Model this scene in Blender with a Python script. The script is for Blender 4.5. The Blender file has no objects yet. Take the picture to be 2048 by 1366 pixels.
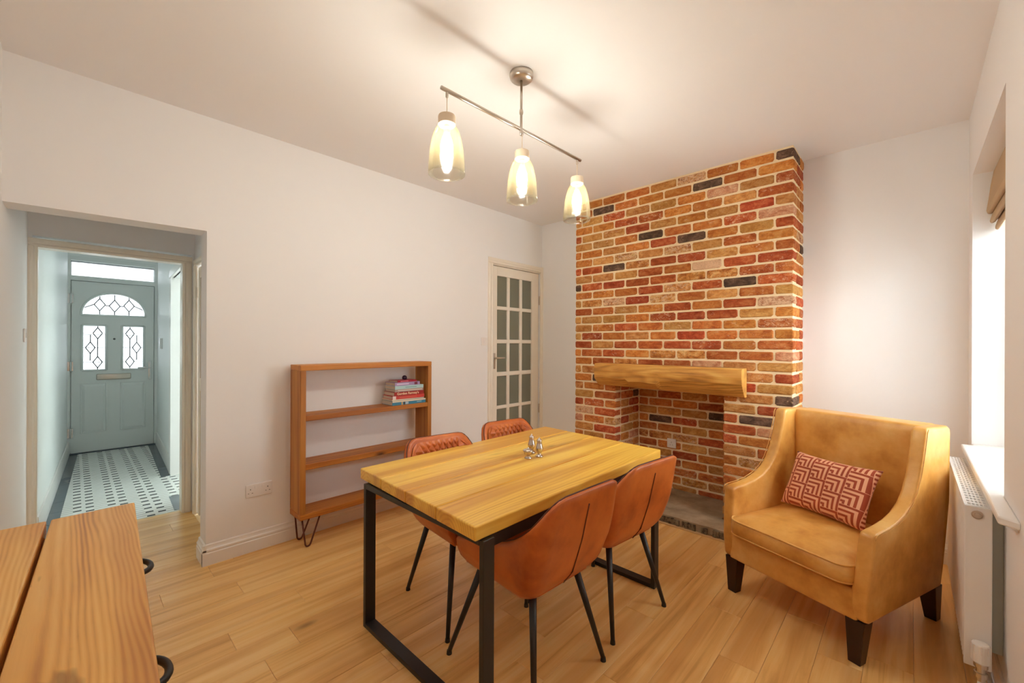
import bpy, bmesh, math, random
from mathutils import Vector, Matrix, noise as mnoise

random.seed(7)
sc = bpy.context.scene
COL = sc.collection
R = math.radians

# ------------------------------------------------------------------ camera, world, light, exposure
cam_d = bpy.data.cameras.new('camera')
cam = bpy.data.objects.new('camera', cam_d)
COL.objects.link(cam)
cam_d.sensor_width = 36.0
cam_d.lens = 36.0 * 836.7 / 2048.0
cam_d.shift_y = 6.33 / 2048.0
cam_d.clip_start = 0.02
cam.matrix_world = Matrix.Translation((0, 0, 1.35)) @ Matrix.Rotation(R(43.66), 4, 'Z') @ Matrix.Rotation(R(90), 4, 'X') @ Matrix.Rotation(R(0.25), 4, 'Z')
sc.camera = cam

WORLD = 7.4
world = bpy.data.worlds.new('overcast_sky')
sc.world = world
world.use_nodes = True
world.node_tree.nodes['Background'].inputs['Color'].default_value = (0.90, 0.955, 1.0, 1)
world.node_tree.nodes['Background'].inputs['Strength'].default_value = WORLD

BULB = 76.0
sc.view_settings.view_transform = 'Standard'
sc.view_settings.look = 'None'
sc.view_settings.gamma = 1.0
sc.view_settings.use_curve_mapping = False
sc.view_settings.exposure = 1.5
sc.cycles.max_bounces = 14
sc.cycles.diffuse_bounces = 9
sc.cycles.transparent_max_bounces = 16


def portal(name, loc, rot, sx, sy):
    l = bpy.data.lights.new(name, 'AREA')
    l.shape = 'RECTANGLE'; l.size = sx; l.size_y = sy
    l.cycles.is_portal = True
    o = bpy.data.objects.new(name, l)
    o.location = loc; o.rotation_euler = rot
    COL.objects.link(o)


portal('window_daylight', (0.53, 2.98, 1.56), (0, R(90), 0), 1.54, 1.16)
portal('front_door_daylight', (-7.42, 0.36, 1.60), (0, R(-90), 0), 1.6, 0.86)
portal('added_window_portal', (-7.42, 1.86, 1.50), (0, R(-90), 0), 1.9, 1.6)  # portal for the unseen front room window added to light the hall


# ------------------------------------------------------------------ material helpers
def S(r, g, b):
    f = lambda c: (c / 255 / 12.92) if c <= 10 else ((c / 255 + 0.055) / 1.055) ** 2.4
    return (f(r), f(g), f(b), 1.0)


class NT:
    def __init__(self, name):
        self.m = bpy.data.materials.new(name)
        self.m.use_nodes = True
        self.t = self.m.node_tree
        self.b = self.t.nodes['Principled BSDF']
        self.out = self.t.nodes['Material Output']

    def n(self, typ, **kw):
        nd = self.t.nodes.new(typ)
        for k, v in kw.items():
            setattr(nd, k, v)
        return nd

    def set(self, sock, v):
        if isinstance(v, bpy.types.NodeSocket):
            self.t.links.new(v, sock)
        else:
            sock.default_value = v

    def math(self, op, a, b=None, c=None):
        nd = self.n('ShaderNodeMath', operation=op)
        self.set(nd.inputs[0], a)
        if b is not None: self.set(nd.inputs[1], b)
        if c is not None: self.set(nd.inputs[2], c)
        return nd.outputs[0]

    def mix(self, fac, a, b, blend='MIX'):
        nd = self.n('ShaderNodeMix', data_type='RGBA', blend_type=blend)
        self.set(nd.inputs[0], fac)
        self.set(nd.inputs[6], a)
        self.set(nd.inputs[7], b)
        return nd.outputs[2]

    def coords(self, scale=(1, 1, 1), rnd=True, rot=(0, 0, 0)):
        tc = self.n('ShaderNodeTexCoord')
        src = tc.outputs['Object']
        if rnd:
            oi = self.n('ShaderNodeObjectInfo')
            vm = self.n('ShaderNodeVectorMath', operation='MULTIPLY')
            cx = self.n('ShaderNodeCombineXYZ')
            self.set(cx.inputs[0], oi.outputs['Random'])
            self.set(cx.inputs[1], self.math('MULTIPLY', oi.outputs['Random'], 3.7))
            self.set(cx.inputs[2], self.math('MULTIPLY', oi.outputs['Random'], 7.3))
            self.set(vm.inputs[0], cx.outputs[0]); vm.inputs[1].default_value = (17, 17, 17)
            va = self.n('ShaderNodeVectorMath', operation='ADD')
            self.set(va.inputs[0], src); self.set(va.inputs[1], vm.outputs[0])
            src = va.outputs[0]
        mp = self.n('ShaderNodeMapping')
        mp.inputs['Scale'].default_value = scale
        mp.inputs['Rotation'].default_value = rot
        self.set(mp.inputs['Vector'], src)
        return mp.outputs[0]

    def noise(self, vec, scale, detail=3, rough=0.55, dist=0.0):
        nd = self.n('ShaderNodeTexNoise')
        self.set(nd.inputs['Vector'], vec)
        nd.inputs['Scale'].default_value = scale
        nd.inputs['Detail'].default_value = detail
        nd.inputs['Roughness'].default_value = rough
        nd.inputs['Distortion'].default_value = dist
        return nd.outputs[0]

    def ramp(self, fac, stops):
        nd = self.n('ShaderNodeValToRGB')
        e = nd.color_ramp.elements
        while len(e) < len(stops): e.new(0.5)
        for i, (p, c) in enumerate(stops):
            e[i].position = p
            e[i].color = c if len(c) == 4 else (*c, 1)
        self.set(nd.inputs[0], fac)
        return nd.outputs[0]

    def bump(self, h, strength=0.2, dist=0.002):
        nd = self.n('ShaderNodeBump')
        nd.inputs['Strength'].default_value = strength
        nd.inputs['Distance'].default_value = dist
        self.set(nd.inputs['Height'], h)
        self.set(self.b.inputs['Normal'], nd.outputs[0])


def plain(name, col, rough=0.5, metal=0.0, bump=None, spec=None, var=0.0, coat=0.0):
    k = NT(name)
    k.b.inputs['Base Color'].default_value = col
    k.b.inputs['Roughness'].default_value = rough
    k.b.inputs['Metallic'].default_value = metal
    if spec is not None: k.b.inputs['Specular IOR Level'].default_value = spec
    if coat: k.b.inputs['Coat Weight'].default_value = coat
    if var or bump:
        v = k.coords((1, 1, 1))
        nz = k.noise(v, bump[0] if bump else 6, 4)
        if var:
            d = tuple(c * (1 - var) for c in col[:3]) + (1,)
            k.set(k.b.inputs['Base Color'], k.mix(nz, d, col))
        if bump: k.bump(nz, bump[1], bump[2])
    return k.m


W = (1, 1, 1, 1)


def wood(name, light, mid, dark, grain='X', across=16.0, along=0.9, rough=0.45, knots=0.5, bumpy=0.25, tone=0.25, knot_scale=3.0, knot_r=0.085, coat=0.0, cracks=0.0, rings=0.0, ring_freq=90.0, ring_wobble=0.10, pith=-0.05, streak=None):
    """grain lines along one local axis, tone changing from board to board, knots and fine pores"""
    k = NT(name)
    ax = 'XYZ'.index(grain)
    sc3 = [across] * 3; sc3[ax] = along
    v = k.coords(tuple(sc3))
    warp = k.noise(v, 0.45, 3, 0.5)
    g1 = k.noise(v, 1.0, 5, 0.62, 1.1)
    sc4 = [across * 7] * 3; sc4[ax] = along * 5
    v2 = k.coords(tuple(sc4))
    g2 = k.noise(v2, 1.0, 3, 0.6)
    f = k.math('ADD', k.math('MULTIPLY', g1, 0.62), k.math('MULTIPLY', warp, 0.38))
    if rings:
        # growth rings round a pith line that runs along the grain, below the board
        sr = [1.0] * 3; sr[ax] = 0.06
        tcr = k.n('ShaderNodeTexCoord'); oir = k.n('ShaderNodeObjectInfo')
        sep = k.n('ShaderNodeSeparateXYZ'); k.set(sep.inputs[0], tcr.outputs['Object'])
        o2 = [i for i in range(3) if i != ax]
        wob = k.noise(k.coords((5.0 if ax != 0 else 1.1, 5.0 if ax != 1 else 1.1, 5.0 if ax != 2 else 1.1)), 1.0, 2, 0.5)
        pu = k.math('ADD', sep.outputs[o2[0]], k.math('ADD', k.math('MULTIPLY', oir.outputs['Random'], 0.12), k.math('MULTIPLY', k.math('SUBTRACT', wob, 0.5), ring_wobble)))
        pw = k.math('ADD', sep.outputs[o2[1]], k.math('SUBTRACT', pith, k.math('MULTIPLY', oir.outputs['Random'], 0.02)))
        rad = k.math('SQRT', k.math('ADD', k.math('MULTIPLY', pu, pu), k.math('MULTIPLY', pw, pw)))
        rg = k.math('FRACT', k.math('MULTIPLY', rad, ring_freq))
        f = k.math('ADD', k.math('MULTIPLY', f, 1 - rings), k.math('MULTIPLY', k.math('ADD', 0.50, k.math('MULTIPLY', k.math('SINE', k.math('MULTIPLY', rg, 6.2832)), 0.22)), rings))
    c = k.ramp(f, [(0.30, dark), (0.47, mid), (0.62, light), (0.8, mid)])
    c = k.mix(k.math('MULTIPLY', g2, 0.35), c, k.mix(0.5, c, dark))
    if streak:
        ss = [across * 0.45] * 3; ss[ax] = along * 0.8
        sn = k.noise(k.coords(tuple(ss)), 1.0, 2, 0.5)
        c = k.mix(k.math('MULTIPLY', k.ramp(sn, [(0.48, (0, 0, 0, 1)), (0.62, W)]), 0.75), c, k.mix(0.65, c, streak))
    oi = k.n('ShaderNodeObjectInfo')
    c = k.mix(k.math('MULTIPLY', oi.outputs['Random'], tone), c, k.mix(0.55, c, dark))
    if knots:
        sk = [knot_scale] * 3; sk[ax] = knot_scale * 0.42
        vk = k.coords(tuple(sk))
        vo = k.n('ShaderNodeTexVoronoi'); k.set(vo.inputs['Vector'], vk); vo.inputs['Scale'].default_value = 1.0
        kn = k.ramp(vo.outputs['Distance'], [(knot_r * 0.2, W), (knot_r, (0, 0, 0, 1))])
        sel = k.n('ShaderNodeSeparateColor'); k.set(sel.inputs[0], vo.outputs['Color'])
        on = k.math('GREATER_THAN', sel.outputs[0], 0.45)
        kd = tuple(x * 0.30 for x in dark[:3]) + (1,)
        c = k.mix(k.math('MULTIPLY', k.math('MULTIPLY', kn, on), knots), c, kd)
    if cracks:
        sk = [across * 0.5] * 3; sk[ax] = along * 1.2
        vc = k.coords(tuple(sk))
        cn = k.noise(vc, 1.0, 4, 0.7, 0.6)
        cm = k.ramp(cn, [(0.625, (0, 0, 0, 1)), (0.66, W)])
        c = k.mix(k.math('MULTIPLY', cm, cracks), c, tuple(x * 0.35 for x in dark[:3]) + (1,))
    k.set(k.b.inputs['Base Color'], c)
    k.b.inputs['Roughness'].default_value = rough
    if coat:
        k.b.inputs['Coat Weight'].default_value = coat
        k.b.inputs['Coat Roughness'].default_value = 0.25
    k.bump(k.math('ADD', g1, k.math('MULTIPLY', g2, 0.6)), bumpy, 0.002)
    return k.m


def leather(name, base, light, dark, rough=0.38):
    k = NT(name)
    v = k.coords((1, 1, 1))
    n1 = k.noise(v, 5.0, 4, 0.6)
    n2 = k.noise(v, 42.0, 3, 0.6)
    c = k.ramp(n1, [(0.3, dark), (0.5, base), (0.72, light)])
    c = k.mix(k.math('MULTIPLY', n2, 0.3), c, dark)
    k.set(k.b.inputs['Base Color'], c)
    k.b.inputs['Roughness'].default_value = rough
    vo = k.n('ShaderNodeTexVoronoi'); k.set(vo.inputs['Vector'], v); vo.inputs['Scale'].default_value = 260
    k.bump(k.math('ADD', vo.outputs['Distance'], k.math('MULTIPLY', n1, 2.0)), 0.12, 0.002)
    return k.m


def brick_mat(name, c1, c2, c3, chalk=0.25, soot=0.2):
    k = NT(name)
    v = k.coords((1, 1, 1.6))
    n1 = k.noise(v, 16, 5, 0.65, 0.6)
    n2 = k.noise(v, 75, 4, 0.7)
    n3 = k.noise(v, 30, 5, 0.75, 1.2)
    c = k.ramp(n1, [(0.34, c1), (0.5, c2), (0.64, c3)])
    oi = k.n('ShaderNodeObjectInfo')
    hs = k.n('ShaderNodeHueSaturation')
    k.set(hs.inputs['Value'], k.math('ADD', k.math('MULTIPLY', oi.outputs['Random'], 0.36), 0.82))
    k.set(hs.inputs['Hue'], k.math('ADD', k.math('MULTIPLY', k.math('FRACT', k.math('MULTIPLY', oi.outputs['Random'], 7.77)), 0.014), 0.493))
    k.set(hs.inputs['Color'], c)
    c = hs.outputs[0]
    r2 = k.math('FRACT', k.math('MULTIPLY', oi.outputs['Random'], 13.37))
    lo = k.math('SUBTRACT', 0.68, k.math('MULTIPLY', r2, chalk))
    cl = k.n('ShaderNodeClamp'); k.set(cl.inputs[0], k.math('MULTIPLY', k.math('SUBTRACT', n3, lo), 12.0))
    c = k.mix(k.math('MULTIPLY', cl.outputs[0], 0.75), c, S(232, 196, 160))
    sm = k.ramp(n2, [(0.50, (0, 0, 0, 1)), (0.72, W)])
    c = k.mix(k.math('MULTIPLY', sm, 0.30 + soot * 0.5), c, S(84, 46, 28))
    k.set(k.b.inputs['Base Color'], c)
    k.b.inputs['Roughness'].default_value = 0.9
    k.b.inputs['Specular IOR Level'].default_value = 0.2
    k.bump(k.math('ADD', n3, n2), 0.8, 0.006)
    return k.m


def glass(name, tint, clear=0.85, gloss=0.12, rough=0.03):
    k = NT(name)
    tr = k.n('ShaderNodeBsdfTransparent'); tr.inputs[0].default_value = tint
    gl = k.n('ShaderNodeBsdfGlossy'); gl.inputs['Roughness'].default_value = rough
    fr = k.n('ShaderNodeFresnel'); fr.inputs[0].default_value = 1.45
    mx = k.n('ShaderNodeMixShader')
    k.set(mx.inputs[0], k.math('ADD', k.math('MULTIPLY', fr.outputs[0], 0.8), gloss * 0.3))
    k.set(mx.inputs[1], tr.outputs[0]); k.set(mx.inputs[2], gl.outputs[0])
    k.set(k.out.inputs[0], mx.outputs[0])
    return k.m


def obscured_glass(name, tint, body, clear):
    k = NT(name)
    tr = k.n('ShaderNodeBsdfTransparent'); tr.inputs[0].default_value = tint
    v = k.coords((30, 30, 9))
    nz = k.noise(v, 2.2, 3)
    k.b.inputs['Base Color'].default_value = body
    k.b.inputs['Roughness'].default_value = 0.18
    k.bump(nz, 0.6, 0.003)
    mx = k.n('ShaderNodeMixShader'); mx.inputs[0].default_value = 1 - clear
    k.set(mx.inputs[1], tr.outputs[0]); k.set(mx.inputs[2], k.b.outputs[0])
    k.set(k.out.inputs[0], mx.outputs[0])
    return k.m


def emit(name, col, strength):
    k = NT(name)
    k.b.inputs['Base Color'].default_value = (0, 0, 0, 1)
    k.b.inputs['Emission Color'].default_value = col
    k.b.inputs['Emission Strength'].default_value = strength
    return k.m


M_WALL = plain('wall_paint', (0.866, 0.864, 0.872, 1), 0.75, bump=(60, 0.03, 0.001), spec=0.25)
M_CEIL = plain('ceiling_paint', (0.87, 0.862, 0.868, 1), 0.85, bump=(60, 0.03, 0.001), spec=0.2)
M_HALL = plain('hall_paint', (0.86, 0.885, 0.87, 1), 0.5, bump=(50, 0.03, 0.001))
M_GLOSS = plain('gloss_cream_woodwork', (0.86, 0.80, 0.70, 1), 0.28)
M_WHITE = plain('gloss_white_woodwork', (0.86, 0.84, 0.81, 1), 0.3)
M_DOOR = plain('pale_green_door', (0.80, 0.835, 0.815, 1), 0.35, bump=(120, 0.05, 0.001))
M_UPVC = plain('white_plastic', (0.85, 0.85, 0.84, 1), 0.3)
M_PLATE = plain('switch_plate_plastic', (0.84, 0.81, 0.79, 1), 0.3)
M_SLOT = plain('dark_slot', (0.02, 0.02, 0.02, 1), 0.6)
M_CHROME = plain('chrome', (0.75, 0.75, 0.74, 1), 0.18, 1.0)
M_NICKEL = plain('brushed_nickel', (0.62, 0.56, 0.49, 1), 0.32, 1.0)
M_BLACK = plain('black_powder_coat', (0.018, 0.016, 0.015, 1), 0.42)
M_COPPER = plain('brown_hairpin_steel', S(104, 52, 38), 0.45, 0.4)
M_IRON = plain('dark_cast_iron', (0.035, 0.033, 0.033, 1), 0.38, 0.6)
M_MORTAR = plain('cream_lime_mortar', S(252, 230, 190), 0.95, bump=(80, 0.5, 0.003), var=0.18, spec=0.1)
M_RAD = plain('white_radiator_enamel', (0.86, 0.85, 0.84, 1), 0.3)
M_DKWOOD = plain('dark_stained_leg', S(48, 22, 14), 0.3, var=0.4)
M_GREYTILE = plain('slate_grey_tile', S(92, 104, 112), 0.25, var=0.25)
M_PEWTER = plain('pewter', (0.60, 0.54, 0.48, 1), 0.22, 1.0, bump=(25, 0.15, 0.002))
M_BLIND = plain('taupe_blind_fabric', S(190, 165, 135), 0.95, bump=(300, 0.2, 0.001), spec=0.1)
M_PAGES = plain('book_pages', S(226, 214, 196), 0.9, var=0.1)
M_LEAD = plain('lead_came', S(90, 95, 95), 0.5, 0.3)
M_GREYLINE = plain('silver_came', S(150, 158, 158), 0.4, 0.4)

M_FLOOR = wood('oak_floor_board', S(252, 216, 148), S(245, 198, 122), S(198, 142, 76), 'Y', 22, 0.9, rough=0.30, knots=0.7, bumpy=0.10, tone=0.22, knot_scale=3.2, streak=S(206, 146, 78))
M_TABLE = wood('honey_pine_table', S(250, 212, 100), S(242, 194, 80), S(204, 142, 54), 'Y', 13, 0.55, rough=0.36, knots=0.4, bumpy=0.12, tone=0.15, knot_scale=4.0, cracks=0.25, rings=0.26, ring_freq=60, pith=-0.66, streak=S(186, 104, 42))
M_SHELF_Y = wood('amber_pine_shelf', S(216, 148, 62), S(196, 120, 42), S(136, 74, 22), 'Y', 15, 0.8, rough=0.5, knots=0.95, bumpy=0.2, tone=0.3, knot_scale=6.0, knot_r=0.15, rings=0.3, ring_freq=120, streak=S(140, 76, 26))
M_SHELF_Z = wood('amber_pine_upright', S(206, 146, 70), S(186, 118, 48), S(132, 78, 28), 'Z', 15, 0.8, rough=0.5, knots=0.95, bumpy=0.2, tone=0.3, knot_scale=6.0, knot_r=0.15, rings=0.3, ring_freq=120, streak=S(140, 80, 32))
M_SIDE = wood('rustic_pine_sideboard', S(246, 200, 118), S(232, 174, 90), S(170, 104, 44), 'X', 14, 0.8, rough=0.42, knots=0.5, bumpy=0.35, tone=0.05, knot_scale=3.0, cracks=0.55, rings=0.28, ring_freq=140, ring_wobble=0.10, pith=-0.70, streak=S(178, 110, 52))
M_OAKBEAM = wood('golden_oak_beam', S(240, 190, 100), S(212, 150, 66), S(128, 78, 30), 'X', 11, 1.6, rough=0.55, knots=0.8, bumpy=0.45, tone=0.0, knot_scale=3.2, rings=0.22, ring_freq=60, ring_wobble=0.12, pith=-1.0, streak=S(120, 76, 34))
M_CHAIR = leather('cognac_leather', S(200, 106, 46), S(216, 126, 60), S(160, 74, 28), 0.33)
M_CHAIRD = leather('cognac_leather_seam', S(96, 40, 18), S(110, 48, 22), S(70, 26, 12), 0.45)
M_TAN = leather('tan_leather', S(228, 170, 86), S(244, 200, 122), S(194, 130, 54), 0.34)
M_TAND = leather('tan_leather_piping', S(200, 140, 66), S(216, 160, 84), S(160, 98, 40), 0.4)
M_GLASS = glass('clear_window_glass', (0.97, 0.985, 0.98, 1))
def shade_glass():
    k = NT('pale_amber_glass')
    tr = k.n('ShaderNodeBsdfTransparent'); tr.inputs[0].default_value = (0.875, 0.86, 0.81, 1)
    gl = k.n('ShaderNodeBsdfGlossy'); gl.inputs['Roughness'].default_value = 0.12
    tl = k.n('ShaderNodeBsdfTranslucent'); tl.inputs[0].default_value = S(255, 226, 160)
    fr = k.n('ShaderNodeFresnel'); fr.inputs[0].default_value = 1.3
    m1 = k.n('ShaderNodeMixShader'); m1.inputs[0].default_value = 0.016
    k.set(m1.inputs[1], tr.outputs[0]); k.set(m1.inputs[2], tl.outputs[0])
    m2 = k.n('ShaderNodeMixShader'); k.set(m2.inputs[0], k.math('MULTIPLY', fr.outputs[0], 0.45))
    k.set(m2.inputs[1], m1.outputs[0]); k.set(m2.inputs[2], gl.outputs[0])
    k.set(k.out.inputs[0], m2.outputs[0])
    return k.m


M_AMBER = shade_glass()
M_OBSC = obscured_glass('obscured_glass', (0.55, 0.58, 0.52, 1), S(150, 150, 132), 0.35)
M_FROST = obscured_glass('etched_glass', (0.38, 0.385, 0.385, 1), (0.9, 0.92, 0.92, 1), 0.85)
M_BULB = emit('glowing_filament_bulb', (0.975, 1.0, 1.0, 1), BULB)

M_BRICKS = [
    brick_mat('brick_orange', S(176, 96, 44), S(204, 126, 62), S(214, 148, 82), 0.12, 0.1),
    brick_mat('brick_tan', S(178, 114, 58), S(204, 144, 80), S(216, 164, 100), 0.12, 0.15),
    brick_mat('brick_red', S(152, 66, 36), S(182, 88, 50), S(200, 116, 70), 0.14, 0.15),
    brick_mat('brick_rust', S(158, 72, 36), S(188, 98, 54), S(204, 128, 80), 0.16, 0.15),
    brick_mat('brick_speckled', S(150, 84, 42), S(200, 134, 70), S(222, 176, 116), 0.28, 0.8),
    brick_mat('brick_dark', S(74, 58, 48), S(100, 78, 64), S(130, 102, 82), 0.10, 0.5),
    brick_mat('brick_chalky', S(184, 116, 80), S(208, 150, 112), S(222, 174, 136), 0.36, 0.2),
]
BRICK_W = [0.28, 0.24, 0.17, 0.14, 0.09, 0.04, 0.04]


# ------------------------------------------------------------------ mesh helpers
def box(bm, x0, x1, y0, y1, z0, z1):
    vs = [bm.verts.new(p) for p in ((x0, y0, z0), (x1, y0, z0), (x1, y1, z0), (x0, y1, z0), (x0, y0, z1), (x1, y0, z1), (x1, y1, z1), (x0, y1, z1))]
    for f in ((0, 3, 2, 1), (4, 5, 6, 7), (0, 1, 5, 4), (1, 2, 6, 5), (2, 3, 7, 6), (3, 0, 4, 7)):
        bm.faces.new([vs[i] for i in f])
    return vs


def hexa(bm, bot, top):
    """prism between two 4-point rings"""
    vs = [bm.verts.new(p) for p in list(bot) + list(top)]
    for f in ((0, 3, 2, 1), (4, 5, 6, 7), (0, 1, 5, 4), (1, 2, 6, 5), (2, 3, 7, 6), (3, 0, 4, 7)):
        bm.faces.new([vs[i] for i in f])


def prism(bm, pts, ax, a, b):
    """extrude a 2D outline (in the two other axes, in xyz order) along axis ax from a to b"""
    def mk(p, v):
        q = list(p); q.insert(ax, v); return bm.verts.new(q)
    A = [mk(p, a) for p in pts]; B = [mk(p, b) for p in pts]
    n = len(pts)
    fs = [bm.faces.new(A[::-1]), bm.faces.new(B)]
    for i in range(n):
        fs.append(bm.faces.new((A[i], A[(i + 1) % n], B[(i + 1) % n], B[i])))
    bmesh.ops.recalc_face_normals(bm, faces=fs)


def tube(bm, pts, rad, n=10, closed=False, cap=True):
    pts = [Vector(p) for p in pts]
    rs = rad if isinstance(rad, (list, tuple)) else [rad] * len(pts)
    rings = []
    N = len(pts)
    ref = None
    for i, p in enumerate(pts):
        if closed:
            t = (pts[(i + 1) % N] - pts[i - 1]).normalized()
        else:
            t = (pts[min(i + 1, N - 1)] - pts[max(i - 1, 0)]).normalized()
        if ref is None:
            ref = Vector((0, 0, 1)) if abs(t.z) < 0.9 else Vector((1, 0, 0))
        u = t.cross(ref)
        if u.length < 1e-5: u = t.cross(Vector((0, 1, 0)))
        u.normalize()
        w = u.cross(t).normalized()
        ref = w
        rings.append([bm.verts.new(p + (u * math.cos(a) + w * math.sin(a)) * rs[i]) for a in (2 * math.pi * j / n for j in range(n))])
    fs = []
    for i in range(N if closed else N - 1):
        A, B = rings[i], rings[(i + 1) % N]
        for j in range(n):
            fs.append(bm.faces.new((A[j], A[(j + 1) % n], B[(j + 1) % n], B[j])))
    if cap and not closed:
        fs.append(bm.faces.new(rings[0][::-1])); fs.append(bm.faces.new(rings[-1]))
    bmesh.ops.recalc_face_normals(bm, faces=fs)


def lathe(bm, prof, c=(0, 0, 0), n=24, cap0=True, cap1=True):
    rings = []
    for r, z in prof:
        rings.append([bm.verts.new((c[0] + r * math.cos(2 * math.pi * j / n), c[1] + r * math.sin(2 * math.pi * j / n), c[2] + z)) for j in range(n)])
    fs = []
    for A, B in zip(rings, rings[1:]):
        for j in range(n):
            fs.append(bm.faces.new((A[j], A[(j + 1) % n], B[(j + 1) % n], B[j])))
    if cap0: fs.append(bm.faces.new(rings[0][::-1]))
    if cap1: fs.append(bm.faces.new(rings[-1]))
    bmesh.ops.recalc_face_normals(bm, faces=fs)


def off(o):
    v = Vector((0, 0, 0))
    while o is not None:
        v += o.location; o = o.parent
    return v


def obj(name, bm, mat, parent=None, local=False, bevel=0.0, seg=2, smooth=False, angle=35, solid=0.0, subsurf=0):
    """link a bmesh as one object; unless local, its coordinates are room coordinates"""
    if parent is not None and not local:
        bmesh.ops.translate(bm, verts=bm.verts, vec=-off(parent))
    me = bpy.data.meshes.new(name)
    bm.to_mesh(me); bm.free()
    for m in (mat if isinstance(mat, (list, tuple)) else [mat]): me.materials.append(m)
    o = bpy.data.objects.new(name, me)
    COL.objects.link(o)
    if parent is not None: o.parent = parent
    if smooth:
        for p in me.polygons: p.use_smooth = True
    if solid:
        md = o.modifiers.new('solid', 'SOLIDIFY'); md.thickness = solid; md.offset = -1
    if bevel:
        md = o.modifiers.new('bevel', 'BEVEL'); md.width = bevel; md.segments = seg; md.limit_method = 'ANGLE'; md.angle_limit = R(angle)
        if smooth is None or smooth: md.harden_normals = False
    if subsurf:
        md = o.modifiers.new('sub', 'SUBSURF'); md.levels = subsurf; md.render_levels = subsurf
    return o


def tag(o, label, cat=None, group=None, kind=None):
    o['label'] = label
    if cat: o['category'] = cat
    if group: o['group'] = group
    if kind: o['kind'] = kind
    return o


def thing(name, label, cat, loc=(0, 0, 0), rz=0.0, group=None, kind=None):
    o = bpy.data.objects.new(name, None)
    o.empty_display_size = 0.05
    COL.objects.link(o)
    o.location = loc; o.rotation_euler = (0, 0, rz)
    return tag(o, label, cat, group, kind)


def B(*boxes):
    bm = bmesh.new()
    for b in boxes: box(bm, *b)
    return bm


def struct(name, bm, mat, label, cat, **kw):
    return tag(obj(name, bm, mat, **kw), label, cat, kind='structure')


# ------------------------------------------------------------------ room shell
XA, XC, YB, YD, ZC = -3.104, 0.252, 3.752, -0.236, 2.73
XAB = -3.264                       # hall side of the left wall
YF = 3.402                         # face of the chimney breast
CX0, CX1 = -2.387, -0.583
OX0, OX1, OZ, OYB = -1.945, -1.03, 1.02, 3.86

floor = struct('floor', B((-4.279, XC + 0.1, -0.45, 4.0, -0.06, -0.004)), M_MORTAR, 'honey oak plank floor of the dining room', 'floor')
struct('ceiling', B((-4.4, XC + 0.1, -0.5, 4.1, ZC, ZC + 0.1)), M_CEIL, 'plain cream dining room ceiling', 'ceiling')

# planks run along the left wall, their joints where the photograph shows them
PW = 0.154
known = {0: 0.565, 1: 0.322, 2: 0.64, 4: 0.845, 5: 0.50, 7: 0.567, 9: 0.933, 11: 1.507, 16: 1.952, 18: 2.262}
plank_cache = {}


def plank(x0, x1, y0, y1):
    g = 0.0007
    key = (round(x1 - x0, 3), round(y1 - y0, 3))
    if key not in plank_cache:
        bm = bmesh.new()
        w, l = (x1 - x0) / 2 - g, (y1 - y0) / 2 - g
        c = 0.0012
        A = [bm.verts.new(p) for p in ((-w, -l, -0.004), (w, -l, -0.004), (w, l, -0.004), (-w, l, -0.004))]
        Bv = [bm.verts.new((a.co.x, a.co.y, -0.0008)) for a in A]
        Cv = [bm.verts.new((a.co.x - math.copysign(c, a.co.x), a.co.y - math.copysign(c, a.co.y), 0)) for a in A]
        for P, Q in ((A, Bv), (Bv, Cv)):
            for i in range(4): bm.faces.new((P[i], P[(i + 1) % 4], Q[(i + 1) % 4], Q[i]))
        bm.faces.new(Cv)
        me = bpy.data.meshes.new('plank'); bm.to_mesh(me); bm.free(); me.materials.append(M_FLOOR)
        plank_cache[key] = me
    o = bpy.data.objects.new('plank', plank_cache[key])
    o.location = ((x0 + x1) / 2, (y0 + y1) / 2, 0)
    o.parent = floor
    COL.objects.link(o)


edge = -3.068
rows = range(-8, 22)
for r in rows:
    x0 = edge + r * PW; x1 = x0 + PW
    lo, hi = (YD, YB)
    if x1 <= -3.26: lo, hi = -0.24, 0.66
    elif x0 < -3.1: lo, hi = -0.24, YB
    x0 = max(x0, -4.277); x1 = min(x1, XC)
    if x1 - x0 < 0.02: continue
    if r in known: j = known[r]
    else: j = random.Random(r * 31 + 5).uniform(-0.2, 1.0)
    while j > lo + 0.05: j -= 1.22
    y = lo
    j += 1.22 if j <= lo + 0.05 else 0
    while y < hi - 1e-4:
        e = min(j, hi)
        if hi - e < 0.06: e = hi
        plank(x0, x1, y, e)
        y = e; j += 1.22

# left wall, with the hall opening and the glazed door
bm = bmesh.new()
hexa(bm, [(XAB, YD, 2.018), (XA, YD, 2.018), (XA, 0.5585, 2.034), (XAB, 0.5585, 2.034)], [(XAB, YD, ZC), (XA, YD, ZC), (XA, 0.5585, ZC), (XAB, 0.5585, ZC)])
box(bm, XAB, XA, 0.5585, 2.955, 0, ZC)
box(bm, XAB, XA, 2.955, 3.72, 2.185, ZC)
box(bm, XAB, XA, 3.72, YB + 0.1, 0, ZC)
struct('wall_left', bm, M_WALL, 'off-white wall behind the shelf unit, with hall opening', 'wall')
struct('wall_back', B((XA, CX0 + 0.02, YB, YB + 0.1, 0, ZC), (CX0 + 0.02, CX1 - 0.02, YB + 0.28, YB + 0.36, 0, ZC), (CX1 - 0.02, XC + 0.3, YB, YB + 0.1, 0, ZC)), M_WALL, 'off-white back wall either side of the brick chimney breast', 'wall')
WY0, WY1, WZ0, WZ1 = 2.395, 3.56, 0.78, 2.335
struct('wall_right', B((XC, 0.53, -0.4, WY0, 0, ZC), (XC, 0.53, WY1, YB + 0.1, 0, ZC), (XC, 0.53, WY0, WY1, 0, WZ0), (XC, 0.53, WY0, WY1, WZ1, ZC)), M_WALL, 'off-white wall around the deep window recess', 'wall')
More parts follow.
